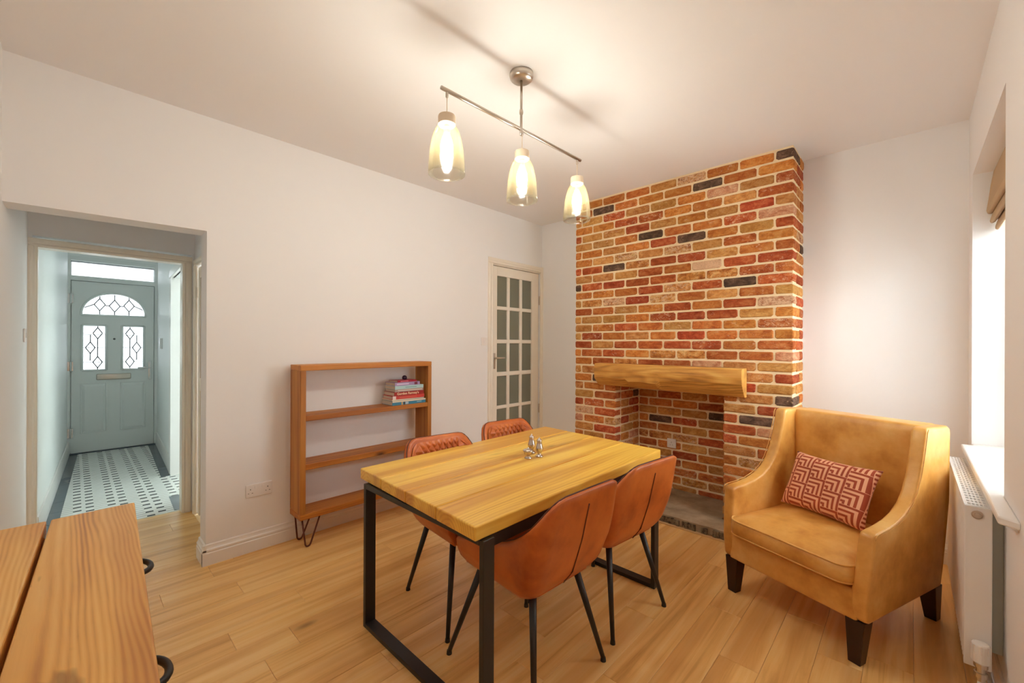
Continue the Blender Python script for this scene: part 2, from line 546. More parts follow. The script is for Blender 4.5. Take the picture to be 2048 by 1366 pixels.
struct('wall_front', B((XA, XC + 0.1, YD - 0.1, YD, 0, ZC)), M_WALL, 'off-white wall behind the rustic sideboard', 'wall')

struct('wall_added_outside', B((2.1, 2.3, -3.0, 9.0, -0.5, 2.4)), plain('pale_render', (0.62, 0.60, 0.57, 1), 0.9), 'added unseen rendered wall blocking part of the dining room window daylight', 'wall')  # unseen wall added to cut the daylight through the dining room window
struct('ground_added_outside', B((0.53, 2.1, -3.0, 9.0, -0.5, -0.3)), plain('side_paving', (0.42, 0.40, 0.38, 1), 0.9), 'added unseen paving outside the dining room window', 'paving')  # unseen ground added with that wall for the window daylight

# skirting
SK = [(0, 0), (0.020, 0), (0.020, 0.072), (0.0165, 0.077), (0.019, 0.084), (0.019, 0.093), (0.013, 0.101), (0.010, 0.111), (0.009, 0.120), (0.004, 0.124), (0, 0.124)]
bm = bmesh.new()
prism(bm, [(XA + a, b) for a, b in SK], 1, 0.5385, 2.90)
bm2 = bmesh.new()
prism(bm, [(0.5585 - a, b) for a, b in SK], 0, XAB, XA + 0.019)
struct('baseboard_left', bm, M_WHITE, 'cream moulded skirting board under the shelf unit', 'skirting board')
bm2.free()
bm = bmesh.new()
prism(bm, [(YB - a, b) for a, b in SK], 0, CX1 + 0.02, XC)
prism(bm, [(YB - a, b) for a, b in SK], 0, XA, CX0)
struct('baseboard_back', bm, M_WHITE, 'cream skirting board on the back wall behind the armchair', 'skirting board')
bm = bmesh.new()
prism(bm, [(XC - a, b) for a, b in SK], 1, YD, YB)
struct('baseboard_right', bm, M_WHITE, 'cream skirting board behind the radiator', 'skirting board')

# window in the right wall
wroot = thing('window_1', 'white framed window deep in the right wall recess', 'window', (0.47, 2.98, WZ0), kind='structure')
bm = bmesh.new()
for b in ((0.44, 0.50, WY0, WY0 + 0.06, WZ0, WZ1), (0.44, 0.50, WY1 - 0.06, WY1, WZ0, WZ1), (0.44, 0.50, WY0 + 0.06, WY1 - 0.06, WZ0, WZ0 + 0.06), (0.44, 0.50, WY0 + 0.06, WY1 - 0.06, WZ1 - 0.06, WZ1), (0.445, 0.495, 2.955, 3.005, WZ0 + 0.06, WZ1 - 0.06)):
    box(bm, *b)
obj('window_frame', bm, M_UPVC, wroot, bevel=0.004)
for y0, y1 in ((WY0 + 0.06, 2.955), (3.005, WY1 - 0.06)):
    obj('pane', B((0.466, 0.474, y0, y1, WZ0 + 0.06, WZ1 - 0.06)), M_GLASS, wroot)
bm = bmesh.new()
prism(bm, [(0.207, 2.10), (0.252, 2.065), (0.252, WY0), (0.44, WY0), (0.44, WY1), (0.252, WY1), (0.252, 3.50), (0.207, 3.50)], 2, 0.767, 0.795)
struct('trim_window_sill', bm, M_WHITE, 'white gloss window sill board above the radiator', 'window sill', bevel=0.006)

# ------------------------------------------------------------------ lobby and hall
LX = -4.20                                    # door frame plane
struct('wall_lobby_left', (lambda bm: (hexa(bm, [(-4.30, -0.33, 0), (XA, -0.33, 0), (XA, YD, 0), (-4.30, -0.207, 0)], [(-4.30, -0.33, ZC), (XA, -0.33, ZC), (XA, YD, ZC), (-4.30, -0.207, ZC)]), bm)[1])(bmesh.new()), M_WALL, 'off-white lobby wall carrying a light switch', 'wall')
struct('wall_lobby_right', B((-4.30, -4.10, 0.675, 0.78, 0, ZC), (-4.10, -3.33, 0.675, 0.78, 1.97, ZC), (-3.33, XAB, 0.675, 0.78, 0, ZC), (XAB - 0.004, XAB + 0.02, 0.5595, 0.674, 0, ZC)), M_WALL, 'lobby wall around the cupboard door', 'wall')
struct('wall_lobby_end', B((LX - 0.08, LX, -0.30, -0.19, 0, ZC), (LX - 0.08, LX, -0.19, 0.78, 2.06, ZC), (LX - 0.08, LX, 0.655, 0.78, 0, 2.06)), M_WALL, 'wall over the doorway into the tiled hall', 'wall')
# frame of the hall doorway
fr = thing('door_frame', 'cream gloss frame of the doorway into the tiled hall', 'door frame', (LX, 0.21, 0), kind='structure')
ARC = [(0, 0), (0.014, 0), (0.020, 0.010), (0.016, 0.022), (0.021, 0.036), (0.022, 0.056), (0.016, 0.064), (0, 0.066)]   # (proud, across)


def archi(parent, plane_axis, plane, sgn, lo, hi, top, mat, wid=0.066, left=True, right=True):
    """moulded surround round an opening lo..hi, top, on a vertical plane"""
    s = wid / 0.066
    for side, flag in ((-1, left), (1, right)):
        if not flag: continue
        e = lo if side < 0 else hi
        pts = []
        for a, b in ARC:
            p = plane + sgn * a; q = e + side * b * s
            pts.append((p, q) if plane_axis == 0 else (q, p))
        bm = bmesh.new(); prism(bm, pts, 2, 0, top)
        obj('side_architrave', bm, mat, parent)
    pts = [(plane + sgn * a, top + b * s) for a, b in ARC]
    bm = bmesh.new()
    l2, h2 = lo - (wid if left else 0), hi + (wid if right else 0)
    if plane_axis == 0: prism(bm, [(p, z) for p, z in pts], 1, l2, h2)
    else: prism(bm, [(p, z) for p, z in pts], 0, l2, h2)
    obj('head_architrave', bm, mat, parent)


HY0, HY1 = -0.166, 0.597
obj('jamb', B((LX - 0.10, LX + 0.004, HY0 - 0.025, HY0, 0, 1.985)), M_GLOSS, fr)
obj('jamb', B((LX - 0.10, LX + 0.004, HY1, HY1 + 0.03, 0, 1.985)), M_GLOSS, fr)
obj('head', B((LX - 0.10, LX + 0.004, HY0 - 0.025, HY1 + 0.03, 1.985, 2.01)), M_GLOSS, fr)
archi(fr, 0, LX, 1, HY0 - 0.004, HY1 + 0.004, 1.988, M_GLOSS, 0.055)

# cupboard door in the lobby
cd = thing('door_3', 'cream cupboard door in the lobby seen edge-on', 'door', (-3.7, 0.68, 0), kind='structure')
obj('leaf', B((-4.07, -3.36, 0.685, 0.72, 0.01, 1.945)), M_GLOSS, cd, bevel=0.003)
obj('stile', B((-4.07, -4.0, 0.677, 0.685, 0.01, 1.945)), M_GLOSS, cd, bevel=0.002)
obj('rail', B((-4.0, -3.36, 0.677, 0.685, 1.86, 1.945)), M_GLOSS, cd, bevel=0.002)
obj('rail', B((-4.0, -3.36, 0.677, 0.685, 0.98, 1.08)), M_GLOSS, cd, bevel=0.002)
for z in (1.75, 0.29):
    bm = bmesh.new(); tube(bm, [(-4.078, 0.672, z - 0.04), (-4.078, 0.672, z + 0.04)], 0.007, 8)
    obj('hinge', bm, M_GLOSS, cd)
bm = bmesh.new(); lathe(bm, [(0.008, 0), (0.008, 0.03), (0.018, 0.034), (0.02, 0.045), (0.012, 0.056)], n=16)
bmesh.ops.rotate(bm, verts=bm.verts, cent=(0, 0, 0), matrix=Matrix.Rotation(R(90), 3, 'X')); bmesh.ops.translate(bm, verts=bm.verts, vec=(-3.45, 0.68, 1.03))
obj('knob', bm, M_NICKEL, cd, smooth=True)
archi(cd, 1, 0.676, -1, -4.085, -3.345, 1.96, M_GLOSS, 0.05)

# hall walls lean a couple of degrees off the room's axes
def yl(x): return -0.172 + (-4.28 - x) * 0.0415
def yr(x): return 0.655 + (-4.28 - x) * 0.0395


HX = -7.30
HZ = 2.73
fh = struct('floor_hall', (lambda bm: (hexa(bm, [(HX - 0.1, yl(HX) - 0.1, -0.05), (-4.279, yl(-4.28) - 0.1, -0.05), (-4.279, 1.0, -0.05), (HX - 0.1, 1.0, -0.05)], [(HX - 0.1, yl(HX) - 0.1, 0.0), (-4.279, yl(-4.28) - 0.1, 0.0), (-4.279, 1.0, 0.0), (HX - 0.1, 1.0, 0.0)]), bm)[1])(bmesh.new()), None, 'patterned grey and white geometric hall floor', 'floor')
k = NT('geometric_hall_tile')
tc = k.n('ShaderNodeTexCoord'); sx = k.n('ShaderNodeSeparateXYZ'); k.set(sx.inputs[0], tc.outputs['Object'])
py = k.math('FRACT', k.math('DIVIDE', k.math('ADD', sx.outputs[1], 10.0), 0.200))      # across the hall
row = k.math('DIVIDE', k.math('ADD', sx.outputs[0], 20.0), 0.105)
px = k.math('FRACT', row)
px2 = k.math('FRACT', k.math('ADD', row, 0.5))
px3 = k.math('FRACT', k.math('MULTIPLY', row, 2.0))


def band(v, a, b):
    return k.math('MULTIPLY', k.math('GREATER_THAN', v, a), k.math('LESS_THAN', v, b))


d1 = k.math('MULTIPLY', band(py, 0.00, 0.24), band(px, 0.32, 0.64))
d2 = k.math('MULTIPLY', band(py, 0.36, 0.60), band(px2, 0.32, 0.64))
d3 = k.math('MULTIPLY', band(py, 0.60, 1.0), band(px3, 0.36, 0.58))
d4 = k.math('MULTIPLY', band(py, 0.24, 0.36), band(px3, 0.40, 0.52))
vz = k.coords((1, 1, 1), rnd=False)
ng = k.noise(vz, 9, 3)
c = k.mix(ng, S(226, 228, 220), S(240, 240, 236))
c = k.mix(k.math('MULTIPLY', d4, 0.25), c, S(150, 156, 150))
c = k.mix(k.math('MULTIPLY', d3, 0.55), c, S(112, 118, 112))
c = k.mix(k.math('MAXIMUM', d1, d2), c, S(52, 58, 58))
k.set(k.b.inputs['Base Color'], c); k.b.inputs['Roughness'].default_value = 0.22
fh.data.materials.clear(); fh.data.materials.append(k.m)

bm = bmesh.new()
hexa(bm, [(HX - 0.1, yl(HX) - 0.1, 0), (-4.28, yl(-4.28) - 0.1, 0), (-4.28, yl(-4.28), 0), (HX - 0.1, yl(HX), 0)], [(HX - 0.1, yl(HX) - 0.1, HZ), (-4.28, yl(-4.28) - 0.1, HZ), (-4.28, yl(-4.28), HZ), (HX - 0.1, yl(HX), HZ)])
struct('wall_hall_left', bm, M_HALL, 'pale green-white left wall of the hall', 'wall')
DX0, DX1 = -5.50, -4.50                       # doorway in the hall's right wall
bm = bmesh.new()
def hw(x0, x1, z0, z1):
    hexa(bm, [(x0, yr(x0), z0), (x1, yr(x1), z0), (x1, yr(x1) + 0.12, z0), (x0, yr(x0) + 0.12, z0)], [(x0, yr(x0), z1), (x1, yr(x1), z1), (x1, yr(x1) + 0.12, z1), (x0, yr(x0) + 0.12, z1)])
hw(HX - 0.1, DX0, 0, HZ); hw(DX0, DX1, 2.02, HZ); hw(DX1, -4.28, 0, HZ)
struct('wall_hall_right', bm, M_HALL, 'pale green-white right wall of the hall', 'wall')
struct('wall_hall_end', B((HX - 0.1, HX, -0.3, yl(HX) + 0.012, 0, HZ), (HX - 0.1, HX, 0.755, 1.0, 0, HZ), (HX - 0.1, HX, yl(HX) + 0.012, 0.755, 2.40, HZ)), M_HALL, 'pale wall around the front door', 'wall')
struct('ceiling_hall', B((HX - 0.2, -4.4, -0.5, 1.1, HZ, HZ + 0.1)), M_HALL, 'pale hall ceiling', 'ceiling')
# grey border strips laid as tiles along the hall edges
for (a, b, side) in ((-4.30, HX, 0), (-5.46, HX, 1), (-4.30, -4.72, 1)):
    n = max(1, int(abs(b - a) / 0.30))
    for i in range(n):
        x0 = a + (b - a) * i / n; x1 = a + (b - a) * (i + 1) / n
        g = 0.002
        f = yl if side == 0 else yr
        w = 0.085 if side == 0 else -0.09
        bm = bmesh.new()
        A = [(x0 - g, f(x0) + 0.015 * (1 if side == 0 else -1)), (x1 + g, f(x1) + 0.015 * (1 if side == 0 else -1)), (x1 + g, f(x1) + w), (x0 - g, f(x0) + w)]
        prism(bm, A, 2, 0.0002, 0.0022)
        obj('border_tile', bm, M_GREYTILE, fh)
# hall skirtings
bm = bmesh.new()
hexa(bm, [(HX, yl(HX), 0), (-4.30, yl(-4.3), 0), (-4.30, yl(-4.3) + 0.016, 0), (HX, yl(HX) + 0.016, 0)], [(HX, yl(HX), 0.16), (-4.30, yl(-4.3), 0.16), (-4.30, yl(-4.3) + 0.010, 0.16), (HX, yl(HX) + 0.010, 0.16)])
struct('baseboard_hall_left', bm, M_WHITE, 'white skirting along the left of the hall', 'skirting board')
bm = bmesh.new()
hexa(bm, [(HX, yr(HX) - 0.016, 0), (DX0 - 0.06, yr(DX0) - 0.016, 0), (DX0 - 0.06, yr(DX0), 0), (HX, yr(HX), 0)], [(HX, yr(HX) - 0.010, 0.16), (DX0 - 0.06, yr(DX0) - 0.010, 0.16), (DX0 - 0.06, yr(DX0), 0.16), (HX, yr(HX), 0.16)])
struct('baseboard_hall_right', bm, M_WHITE, 'white skirting along the right of the hall', 'skirting board')
# doorway in the right of the hall
hd = thing('door_4', 'white door standing open in the right side of the hall', 'door', (-5.06, 0.74, 0), kind='structure')
obj('leaf', B((DX0 + 0.02, DX0 + 0.055, 0.86, 1.66, 0.008, 2.01)), M_WHITE, hd, bevel=0.003)
obj('jamb', B((DX0, DX0 + 0.02, 0.685, 0.84, 0, 2.02)), M_WHITE, hd)
for x0, x1, z1 in ((DX0 - 0.07, DX0, 2.02), ):
    bm = bmesh.new(); prism(bm, [(x0, yr(DX0) - 0.02), (x1, yr(DX0) - 0.014), (x1, yr(DX0) + 0.02), (x0, yr(DX0) + 0.02)], 2, 0, z1)
    obj('side_architrave', bm, M_WHITE, hd, bevel=0.004)
bm = bmesh.new()
hexa(bm, [(DX0 - 0.07, yr(DX0) - 0.022, 2.02), (DX1, yr(DX1) - 0.022, 2.02), (DX1, yr(DX1) + 0.02, 2.02), (DX0 - 0.07, yr(DX0) + 0.02, 2.02)], [(DX0 - 0.07, yr(DX0) - 0.022, 2.10), (DX1, yr(DX1) - 0.022, 2.10), (DX1, yr(DX1) + 0.02, 2.10), (DX0 - 0.07, yr(DX0) + 0.02, 2.10)])
obj('head_architrave', bm, M_WHITE, hd, bevel=0.006)

# unseen front room and large window, added to bring daylight into the hall
struct('floor_added_room', B((HX - 0.1, -4.28, 0.93, 2.70, -0.05, -0.002)), M_WHITE, 'pale floor of the added front room', 'floor')
struct('ceiling_added_room', B((HX - 0.1, -4.28, 1.1, 2.75, HZ, HZ + 0.1)), M_HALL, 'pale ceiling of the added front room', 'ceiling')
struct('wall_added_room', B((HX - 0.1, HX, 1.0, 1.06, 0, HZ), (HX - 0.1, HX, 2.66, 2.85, 0, HZ), (HX - 0.1, HX, 1.06, 2.66, 0, 0.55), (HX - 0.1, HX, 1.06, 2.66, 2.45, HZ), (HX - 0.1, -4.2, 2.70, 2.75, 0, HZ), (-4.28, -4.2, 0.75, 2.75, 0, HZ)), M_HALL, 'pale walls of the added unseen front room beyond the hall', 'wall')
fw = thing('window_added', 'added unseen front room window that lights the hall', 'window', (HX - 0.05, 1.9, 0.7), kind='structure')  # added window, sized for the daylight it gives the hall
obj('window_frame', B((HX - 0.08, HX - 0.03, 1.06, 1.11, 0.55, 2.45), (HX - 0.08, HX - 0.03, 2.61, 2.66, 0.55, 2.45), (HX - 0.08, HX - 0.03, 1.11, 2.61, 0.55, 0.60), (HX - 0.08, HX - 0.03, 1.11, 2.61, 2.40, 2.45)), M_UPVC, fw)
obj('pane', B((HX - 0.06, HX - 0.05, 1.11, 2.61, 0.60, 2.40)), M_GLASS, fw)

# front door with arch light, two leaded lights and a fanlight
FY0, FY1 = -0.020, 0.738
fd = thing('door_1', 'pale green front door with leaded arch and two leaded panes', 'front door', (HX, 0.36, 0), kind='structure')
dx0, dx1 = HX - 0.055, HX - 0.01
bm = bmesh.new()
# leaf built around its openings
PY = ((0.070, 0.284), (0.428, 0.640))
PZ = (1.010, 1.570)
AZ0, AZ1, AY0, AY1 = 1.692, 1.974, 0.062, 0.656
box(bm, dx0, dx1, FY0, FY1, 0.015, PZ[0])
box(bm, dx0, dx1, FY0, PY[0][0], PZ[0], PZ[1]); box(bm, dx0, dx1, PY[0][1], PY[1][0], PZ[0], PZ[1]); box(bm, dx0, dx1, PY[1][1], FY1, PZ[0], PZ[1])
box(bm, dx0, dx1, FY0, FY1, PZ[1], AZ0)
box(bm, dx0, dx1, FY0, AY0, AZ0, 2.10); box(bm, dx0, dx1, AY1, FY1, AZ0, 2.10)
NA = 24
arch = []
for i in range(NA + 1):
    t = math.pi * (1 - i / NA)
    arch.append(((AY0 + AY1) / 2 + (AY1 - AY0) / 2 * math.cos(t), AZ0 + (AZ1 - AZ0) * math.sin(t) ** 0.9))
for (ya, za), (yb, zb) in zip(arch, arch[1:]):
    hexa(bm, [(dx0, ya, za), (dx1, ya, za), (dx1, yb, zb), (dx0, yb, zb)], [(dx0, ya, 2.10), (dx1, ya, 2.10), (dx1, yb, 2.10), (dx0, yb, 2.10)])
bmesh.ops.recalc_face_normals(bm, faces=bm.faces)
obj('leaf', bm, M_DOOR, fd)
gx0, gx1 = HX - 0.036, HX - 0.030
bm = bmesh.new(); prism(bm, arch, 0, gx0, gx1)
ap = obj('arch_pane', bm, M_FROST, fd)
cx = HX - 0.025
def line(bm, a, b, r=0.0055):
    tube(bm, [(cx, a[0], a[1]), (cx, b[0], b[1])], r, 5)
bm = bmesh.new()
yc = (AY0 + AY1) / 2
for dy in (-0.135, 0.0, 0.135):
    y = yc + dy
    h = 0.075 if dy else 0.075
    zc = AZ0 + (0.135 if dy else 0.125)
    for p, q in (((y, zc + h), (y + 0.05, zc)), ((y + 0.05, zc), (y, zc - h)), ((y, zc - h), (y - 0.05, zc)), ((y - 0.05, zc), (y, zc + h))): line(bm, p, q)
    line(bm, (y, zc - h), (y, AZ0)); line(bm, (y, zc + h), (y, AZ0 + (0.265 if not dy else 0.24)))
for p, q in (((yc - 0.085, AZ0 + 0.125), (yc - 0.05, AZ0 + 0.125)), ((yc + 0.05, AZ0 + 0.125), (yc + 0.085, AZ0 + 0.125)), ((yc - 0.27, AZ0 + 0.09), (yc - 0.185, AZ0 + 0.135)), ((yc + 0.27, AZ0 + 0.09), (yc + 0.185, AZ0 + 0.135))): line(bm, p, q)
obj('leading', bm, M_LEAD, ap)
bm = bmesh.new(); tube(bm, [(HX - 0.01, y, z) for y, z in arch] , 0.012, 8); tube(bm, [(HX - 0.01, AY0, AZ0), (HX - 0.01, AY1, AZ0)], 0.012, 8)
obj('arch_moulding', bm, M_DOOR, fd, smooth=True)
for i, (a, b) in enumerate(PY):
    p = obj('pane', B((gx0, gx1, a, b, PZ[0], PZ[1])), M_FROST, fd)
    bm = bmesh.new()
    m = 1 if i == 0 else -1
    y1 = (a + b) / 2 + 0.03 * m; y2 = (a + b) / 2 - 0.035 * m
    for y, z in ((y1, 1.47), (y2, 1.29), (y1, 1.11)):
        for p1, q1 in (((y, z + 0.07), (y + 0.042, z)), ((y + 0.042, z), (y, z - 0.07)), ((y, z - 0.07), (y - 0.042, z)), ((y - 0.042, z), (y, z + 0.07))): line(bm, p1, q1)
    line(bm, (y1, 1.40), (y1, 1.18)); line(bm, (y2, 1.36), (y2, 1.45)); line(bm, (y2, 1.22), (y2, 1.13)); line(bm, (y1, 1.54), (y1, 1.57)); line(bm, (y1, 1.04), (y1, 1.01))
    for z in (1.45, 1.29, 1.11): line(bm, (a, z), (b, z), 0.0025)
    obj('leading', bm, M_LEAD, p)
    bm = bmesh.new()
    for (ya, za), (yb, zb) in (((a, PZ[0]), (b, PZ[0])), ((b, PZ[0]), (b, PZ[1])), ((b, PZ[1]), (a, PZ[1])), ((a, PZ[1]), (a, PZ[0]))): tube(bm, [(HX - 0.01, ya, za), (HX - 0.01, yb, zb)], 0.013, 8)
    obj('pane_moulding', bm, M_DOOR, fd, smooth=True)
for a, b in ((0.065, 0.286), (0.420, 0.650)):
    bm = bmesh.new()
    hexa(bm, [(HX - 0.011, a, 0.245), (HX - 0.011, b, 0.245), (HX - 0.011, b, 0.845), (HX - 0.011, a, 0.845)], [(HX + 0.002, a + 0.03, 0.275), (HX + 0.002, b - 0.03, 0.275), (HX + 0.002, b - 0.03, 0.815), (HX + 0.002, a + 0.03, 0.815)])
    bmesh.ops.recalc_face_normals(bm, faces=bm.faces)
    obj('raised_panel', bm, M_DOOR, fd)
    bm = bmesh.new(); tube(bm, [(HX - 0.009, a, 0.245), (HX - 0.009, b, 0.245), (HX - 0.009, b, 0.845), (HX - 0.009, a, 0.845)], 0.008, 6, closed=True)
    obj('panel_moulding', bm, M_DOOR, fd)
obj('letterbox', B((HX - 0.012, HX + 0.012, 0.195, 0.515, 0.888, 0.963)), M_NICKEL, fd, bevel=0.012, seg=3, smooth=True)
bm = bmesh.new(); lathe(bm, [(0.012, 0), (0.012, 0.006), (0.005, 0.008)], n=14); bmesh.ops.rotate(bm, verts=bm.verts, cent=(0, 0, 0), matrix=Matrix.Rotation(R(90), 3, 'Y')); bmesh.ops.translate(bm, verts=bm.verts, vec=(HX - 0.01, 0.356, 1.40))
obj('spyhole', bm, M_LEAD, fd)
pl = obj('handle_plate', B((HX - 0.012, HX + 0.002, 0.680, 0.715, 0.87, 1.115)), M_CHROME, fd, bevel=0.006, smooth=True)
bm = bmesh.new(); tube(bm, [(HX, 0.698, 1.03), (HX + 0.045, 0.698, 1.03), (HX + 0.05, 0.68, 1.03), (HX + 0.05, 0.575, 1.03)], 0.010, 8)
obj('lever', bm, M_CHROME, pl, smooth=True)
for z in (1.884, 1.066, 0.259):
    bm = B((HX - 0.01, HX + 0.004, -0.052, -0.004, z - 0.055, z + 0.055)); tube(bm, [(HX + 0.006, -0.024, z - 0.06), (HX + 0.006, -0.024, z + 0.06)], 0.010, 8)
    obj('hinge', bm, M_CHROME, fd)
bm = bmesh.new()
for b in ((HX - 0.09, HX + 0.002, yl(HX) + 0.012, FY0 - 0.006, 0, 2.40), (HX - 0.09, HX + 0.002, FY1 + 0.005, 0.755, 0, 2.40), (HX - 0.09, HX + 0.002, FY0 - 0.006, FY1 + 0.005, 2.106, 2.162), (HX - 0.09, HX + 0.002, FY0 - 0.006, FY1 + 0.005, 2.345, 2.40)): box(bm, *b)
for b in ((HX - 0.095, HX - 0.056, yl(HX) - 0.02, FY0 + 0.02, 0, 2.13), (HX - 0.095, HX - 0.056, FY1 - 0.02, 0.80, 0, 2.13), (HX - 0.095, HX - 0.056, FY0, FY1, 2.08, 2.17), (HX - 0.095, HX - 0.056, FY0, FY1, 0.0, 0.03), (HX - 0.095, HX - 0.045, yl(HX) - 0.02, 0.80, 2.33, 2.45), (HX - 0.095, HX - 0.045, yl(HX) - 0.02, FY0, 2.13, 2.45), (HX - 0.095, HX - 0.045, FY1, 0.80, 2.13, 2.45)): box(bm, *b)
obj('frame', bm, M_DOOR, fd)
obj('fanlight_pane', B((gx0, gx1, FY0 - 0.006, FY1 + 0.005, 2.162, 2.345)), M_FROST, fd)
obj('threshold', B((HX - 0.09, HX + 0.01, FY0 - 0.02, FY1 + 0.02, 0, 0.014)), M_GREYTILE, fd)
tag(obj('hall_thermostat', B((-6.66, -6.57, yr(-6.6) - 0.028, yr(-6.6) + 0.001, 1.28, 1.41)), M_UPVC, bevel=0.006, smooth=False), 'small white control box on the right hall wall near the front door', 'thermostat')

# glazed door at the far end of the left wall
gd = thing('door_2', 'cream glazed door with fifteen obscured panes', 'glazed door', (XA, 3.33, 0), kind='structure')
GX0, GX1 = XA - 0.05, XA - 0.012
cols = ((3.040, 3.194), (3.234, 3.391), (3.431, 3.590))
rws = ((2.068, 1.752), (1.714, 1.404), (1.364, 1.064), (1.020, 0.712), (0.676, 0.37))
obj('stile', B((GX0, GX1, 2.964, 3.040, 0.01, 2.165)), M_GLOSS, gd, bevel=0.003)
obj('stile', B((GX0, GX1, 3.590, 3.705, 0.01, 2.165)), M_GLOSS, gd, bevel=0.003)
obj('top_rail', B((GX0, GX1, 3.040, 3.590, 2.068, 2.165)), M_GLOSS, gd)
obj('bottom_rail', B((GX0, GX1, 3.040, 3.590, 0.01, 0.37)), M_GLOSS, gd)
for a, b in ((3.194, 3.234), (3.391, 3.431)):
    obj('glazing_bar', B((GX0 + 0.005, GX1 - 0.002, a, b, 0.37, 2.068)), M_GLOSS, gd, bevel=0.007)
for (t0, b0), (t1, b1) in zip(rws, rws[1:]):
    obj('glazing_bar', B((GX0 + 0.006, GX1 - 0.003, 3.040, 3.590, t1, b0)), M_GLOSS, gd, bevel=0.007)
for a, b in cols:
    for t, l in rws:
        obj('pane', B((XA - 0.034, XA - 0.029, a, b, l, t)), M_OBSC, gd)
hp = obj('handle_plate', B((GX1, GX1 + 0.006, 2.984, 3.012, 1.10, 1.262)), M_NICKEL, gd, bevel=0.002)
bm = bmesh.new(); tube(bm, [(GX1, 2.998, 1.212), (GX1 + 0.05, 2.998, 1.212), (GX1 + 0.056, 3.012, 1.212), (GX1 + 0.056, 3.10, 1.212)], [0.009, 0.009, 0.009, 0.007], 8)
obj('lever', bm, M_NICKEL, hp, smooth=True)
for z in (0.62, 1.86):
    bm = bmesh.new(); tube(bm, [(XA - 0.004, 3.712, z - 0.05), (XA - 0.004, 3.712, z + 0.05)], 0.007, 8)
    obj('hinge', bm, M_NICKEL, gd)
obj('head', B((XAB, XA - 0.002, 2.955, 3.72, 2.170, 2.186)), M_GLOSS, gd)
archi(gd, 0, XA, 1, 2.957, 3.716, 2.180, M_GLOSS, 0.062, right=False)
bm = bmesh.new(); prism(bm, [(XA, 3.716), (XA + 0.014, 3.716), (XA + 0.020, 3.73), (XA + 0.020, YB), (XA, YB)], 2, 0, 2.243)
obj('side_architrave', bm, M_GLOSS, gd)
struct('wall_pantry', B((-4.0, -3.96, 2.8, 3.9, 0, 2.4), (-3.96, XAB, 2.75, 2.8, 0, 2.4), (-3.96, XAB, 3.86, 3.9, 0, 2.4), (-4.0, XAB, 2.75, 3.9, 2.4, 2.45), (-4.0, XAB, 2.75, 3.9, -0.05, -0.005)), M_WALL, 'dim space behind the glazed door', 'wall')

# ------------------------------------------------------------------ chimney breast and fireplace bricks
bm = bmesh.new()
e = 0.007
# mortar bed in 5 cm leaves round the core so that no brick is buried in a solid
box(bm, CX0 + 0.004, OX0 - e, YF + e, YB + 0.12, 0, OZ)
box(bm, OX1 + e, CX1 - e, YF + e, YB + 0.12, 0, OZ)
box(bm, CX0 + 0.004, CX1 - e, YF + e, YB + 0.12, OZ, ZC)
chim = struct('wall_chimney_breast', bm, M_MORTAR, 'exposed brick chimney breast with cream mortar', 'brick wall')
bm = bmesh.new()
box(bm, OX0 - 0.05, OX1 + 0.05, OYB + e, OYB + 0.10, 0, OZ + 0.05)
rec = struct('wall_fire_recess', bm, M_MORTAR, 'brick lining inside the empty fireplace recess', 'brick wall')

bcache = {}


def brick_mesh(L, D, H, var, ax):
    """hand-made brick: uneven rounded outline on its show face (normal to axis ax), chamfered on both faces"""
    key = (round(L, 2), round(D, 2), round(H, 3), var, ax)
    if key in bcache: return bcache[key]
    rn = random.Random(str(key))
    a, b, d = (L / 2, H / 2, D / 2) if ax == 1 else (D / 2, H / 2, L / 2)
    pts = []
    for sx_, sy_, first in ((1, -1, 0), (1, 1, 1), (-1, 1, 0), (-1, -1, 1)):
        c1, c2 = rn.uniform(0.005, 0.016), rn.uniform(0.005, 0.014)
        c1 = min(c1, a * 0.5)
        p = (sx_ * a + rn.uniform(-0.003, 0.002) * sx_, sy_ * (b - c2))
        q = (sx_ * (a - c1), sy_ * b + rn.uniform(-0.003, 0.0012) * sy_)
        pts += [p, q] if sx_ * sy_ > 0 else [q, p]
    bm = bmesh.new()
    def mk(u, w, t):
        return bm.verts.new((u, t, w)) if ax == 1 else bm.verts.new((t, u, w))
    ch = 0.005
    rings = []
    for t, ins in ((-d, ch), (-d + ch, 0.0), (d - ch, 0.0), (d, ch)):
        rings.append([mk(u * (1 - ins / a), w * (1 - ins / b), t + (rn.uniform(-0.001, 0.001) if abs(t) == d else 0)) for u, w in pts])
    n = len(pts)
    for A, Bv in zip(rings, rings[1:]):
        for i_ in range(n): bm.faces.new((A[i_], A[(i_ + 1) % n], Bv[(i_ + 1) % n], Bv[i_]))
    bm.faces.new(rings[0]); bm.faces.new(rings[-1][::-1])
    bmesh.ops.recalc_face_normals(bm, faces=bm.faces)
    me = bpy.data.meshes.new('brick'); bm.to_mesh(me); bm.free()
    bcache[key] = me
    return me


mesh_by_mat = {}


def brick(x0, x1, y0, y1, z0, z1, parent, rn, ax=1):
    L, D, H = x1 - x0, y1 - y0, z1 - z0
    m = rn.choices(range(len(M_BRICKS)), BRICK_W)[0]
    var = rn.randrange(4)
    me = brick_mesh(L, D, H, var, ax)
    key = (me.name, m)
    if key not in mesh_by_mat:
        c = me.copy(); c.materials.append(M_BRICKS[m]); mesh_by_mat[key] = c
    o = bpy.data.objects.new('brick', mesh_by_mat[key])
    o.location = ((x0 + x1) / 2, (y0 + y1) / 2, (z0 + z1) / 2)
    o.parent = parent
    COL.objects.link(o)


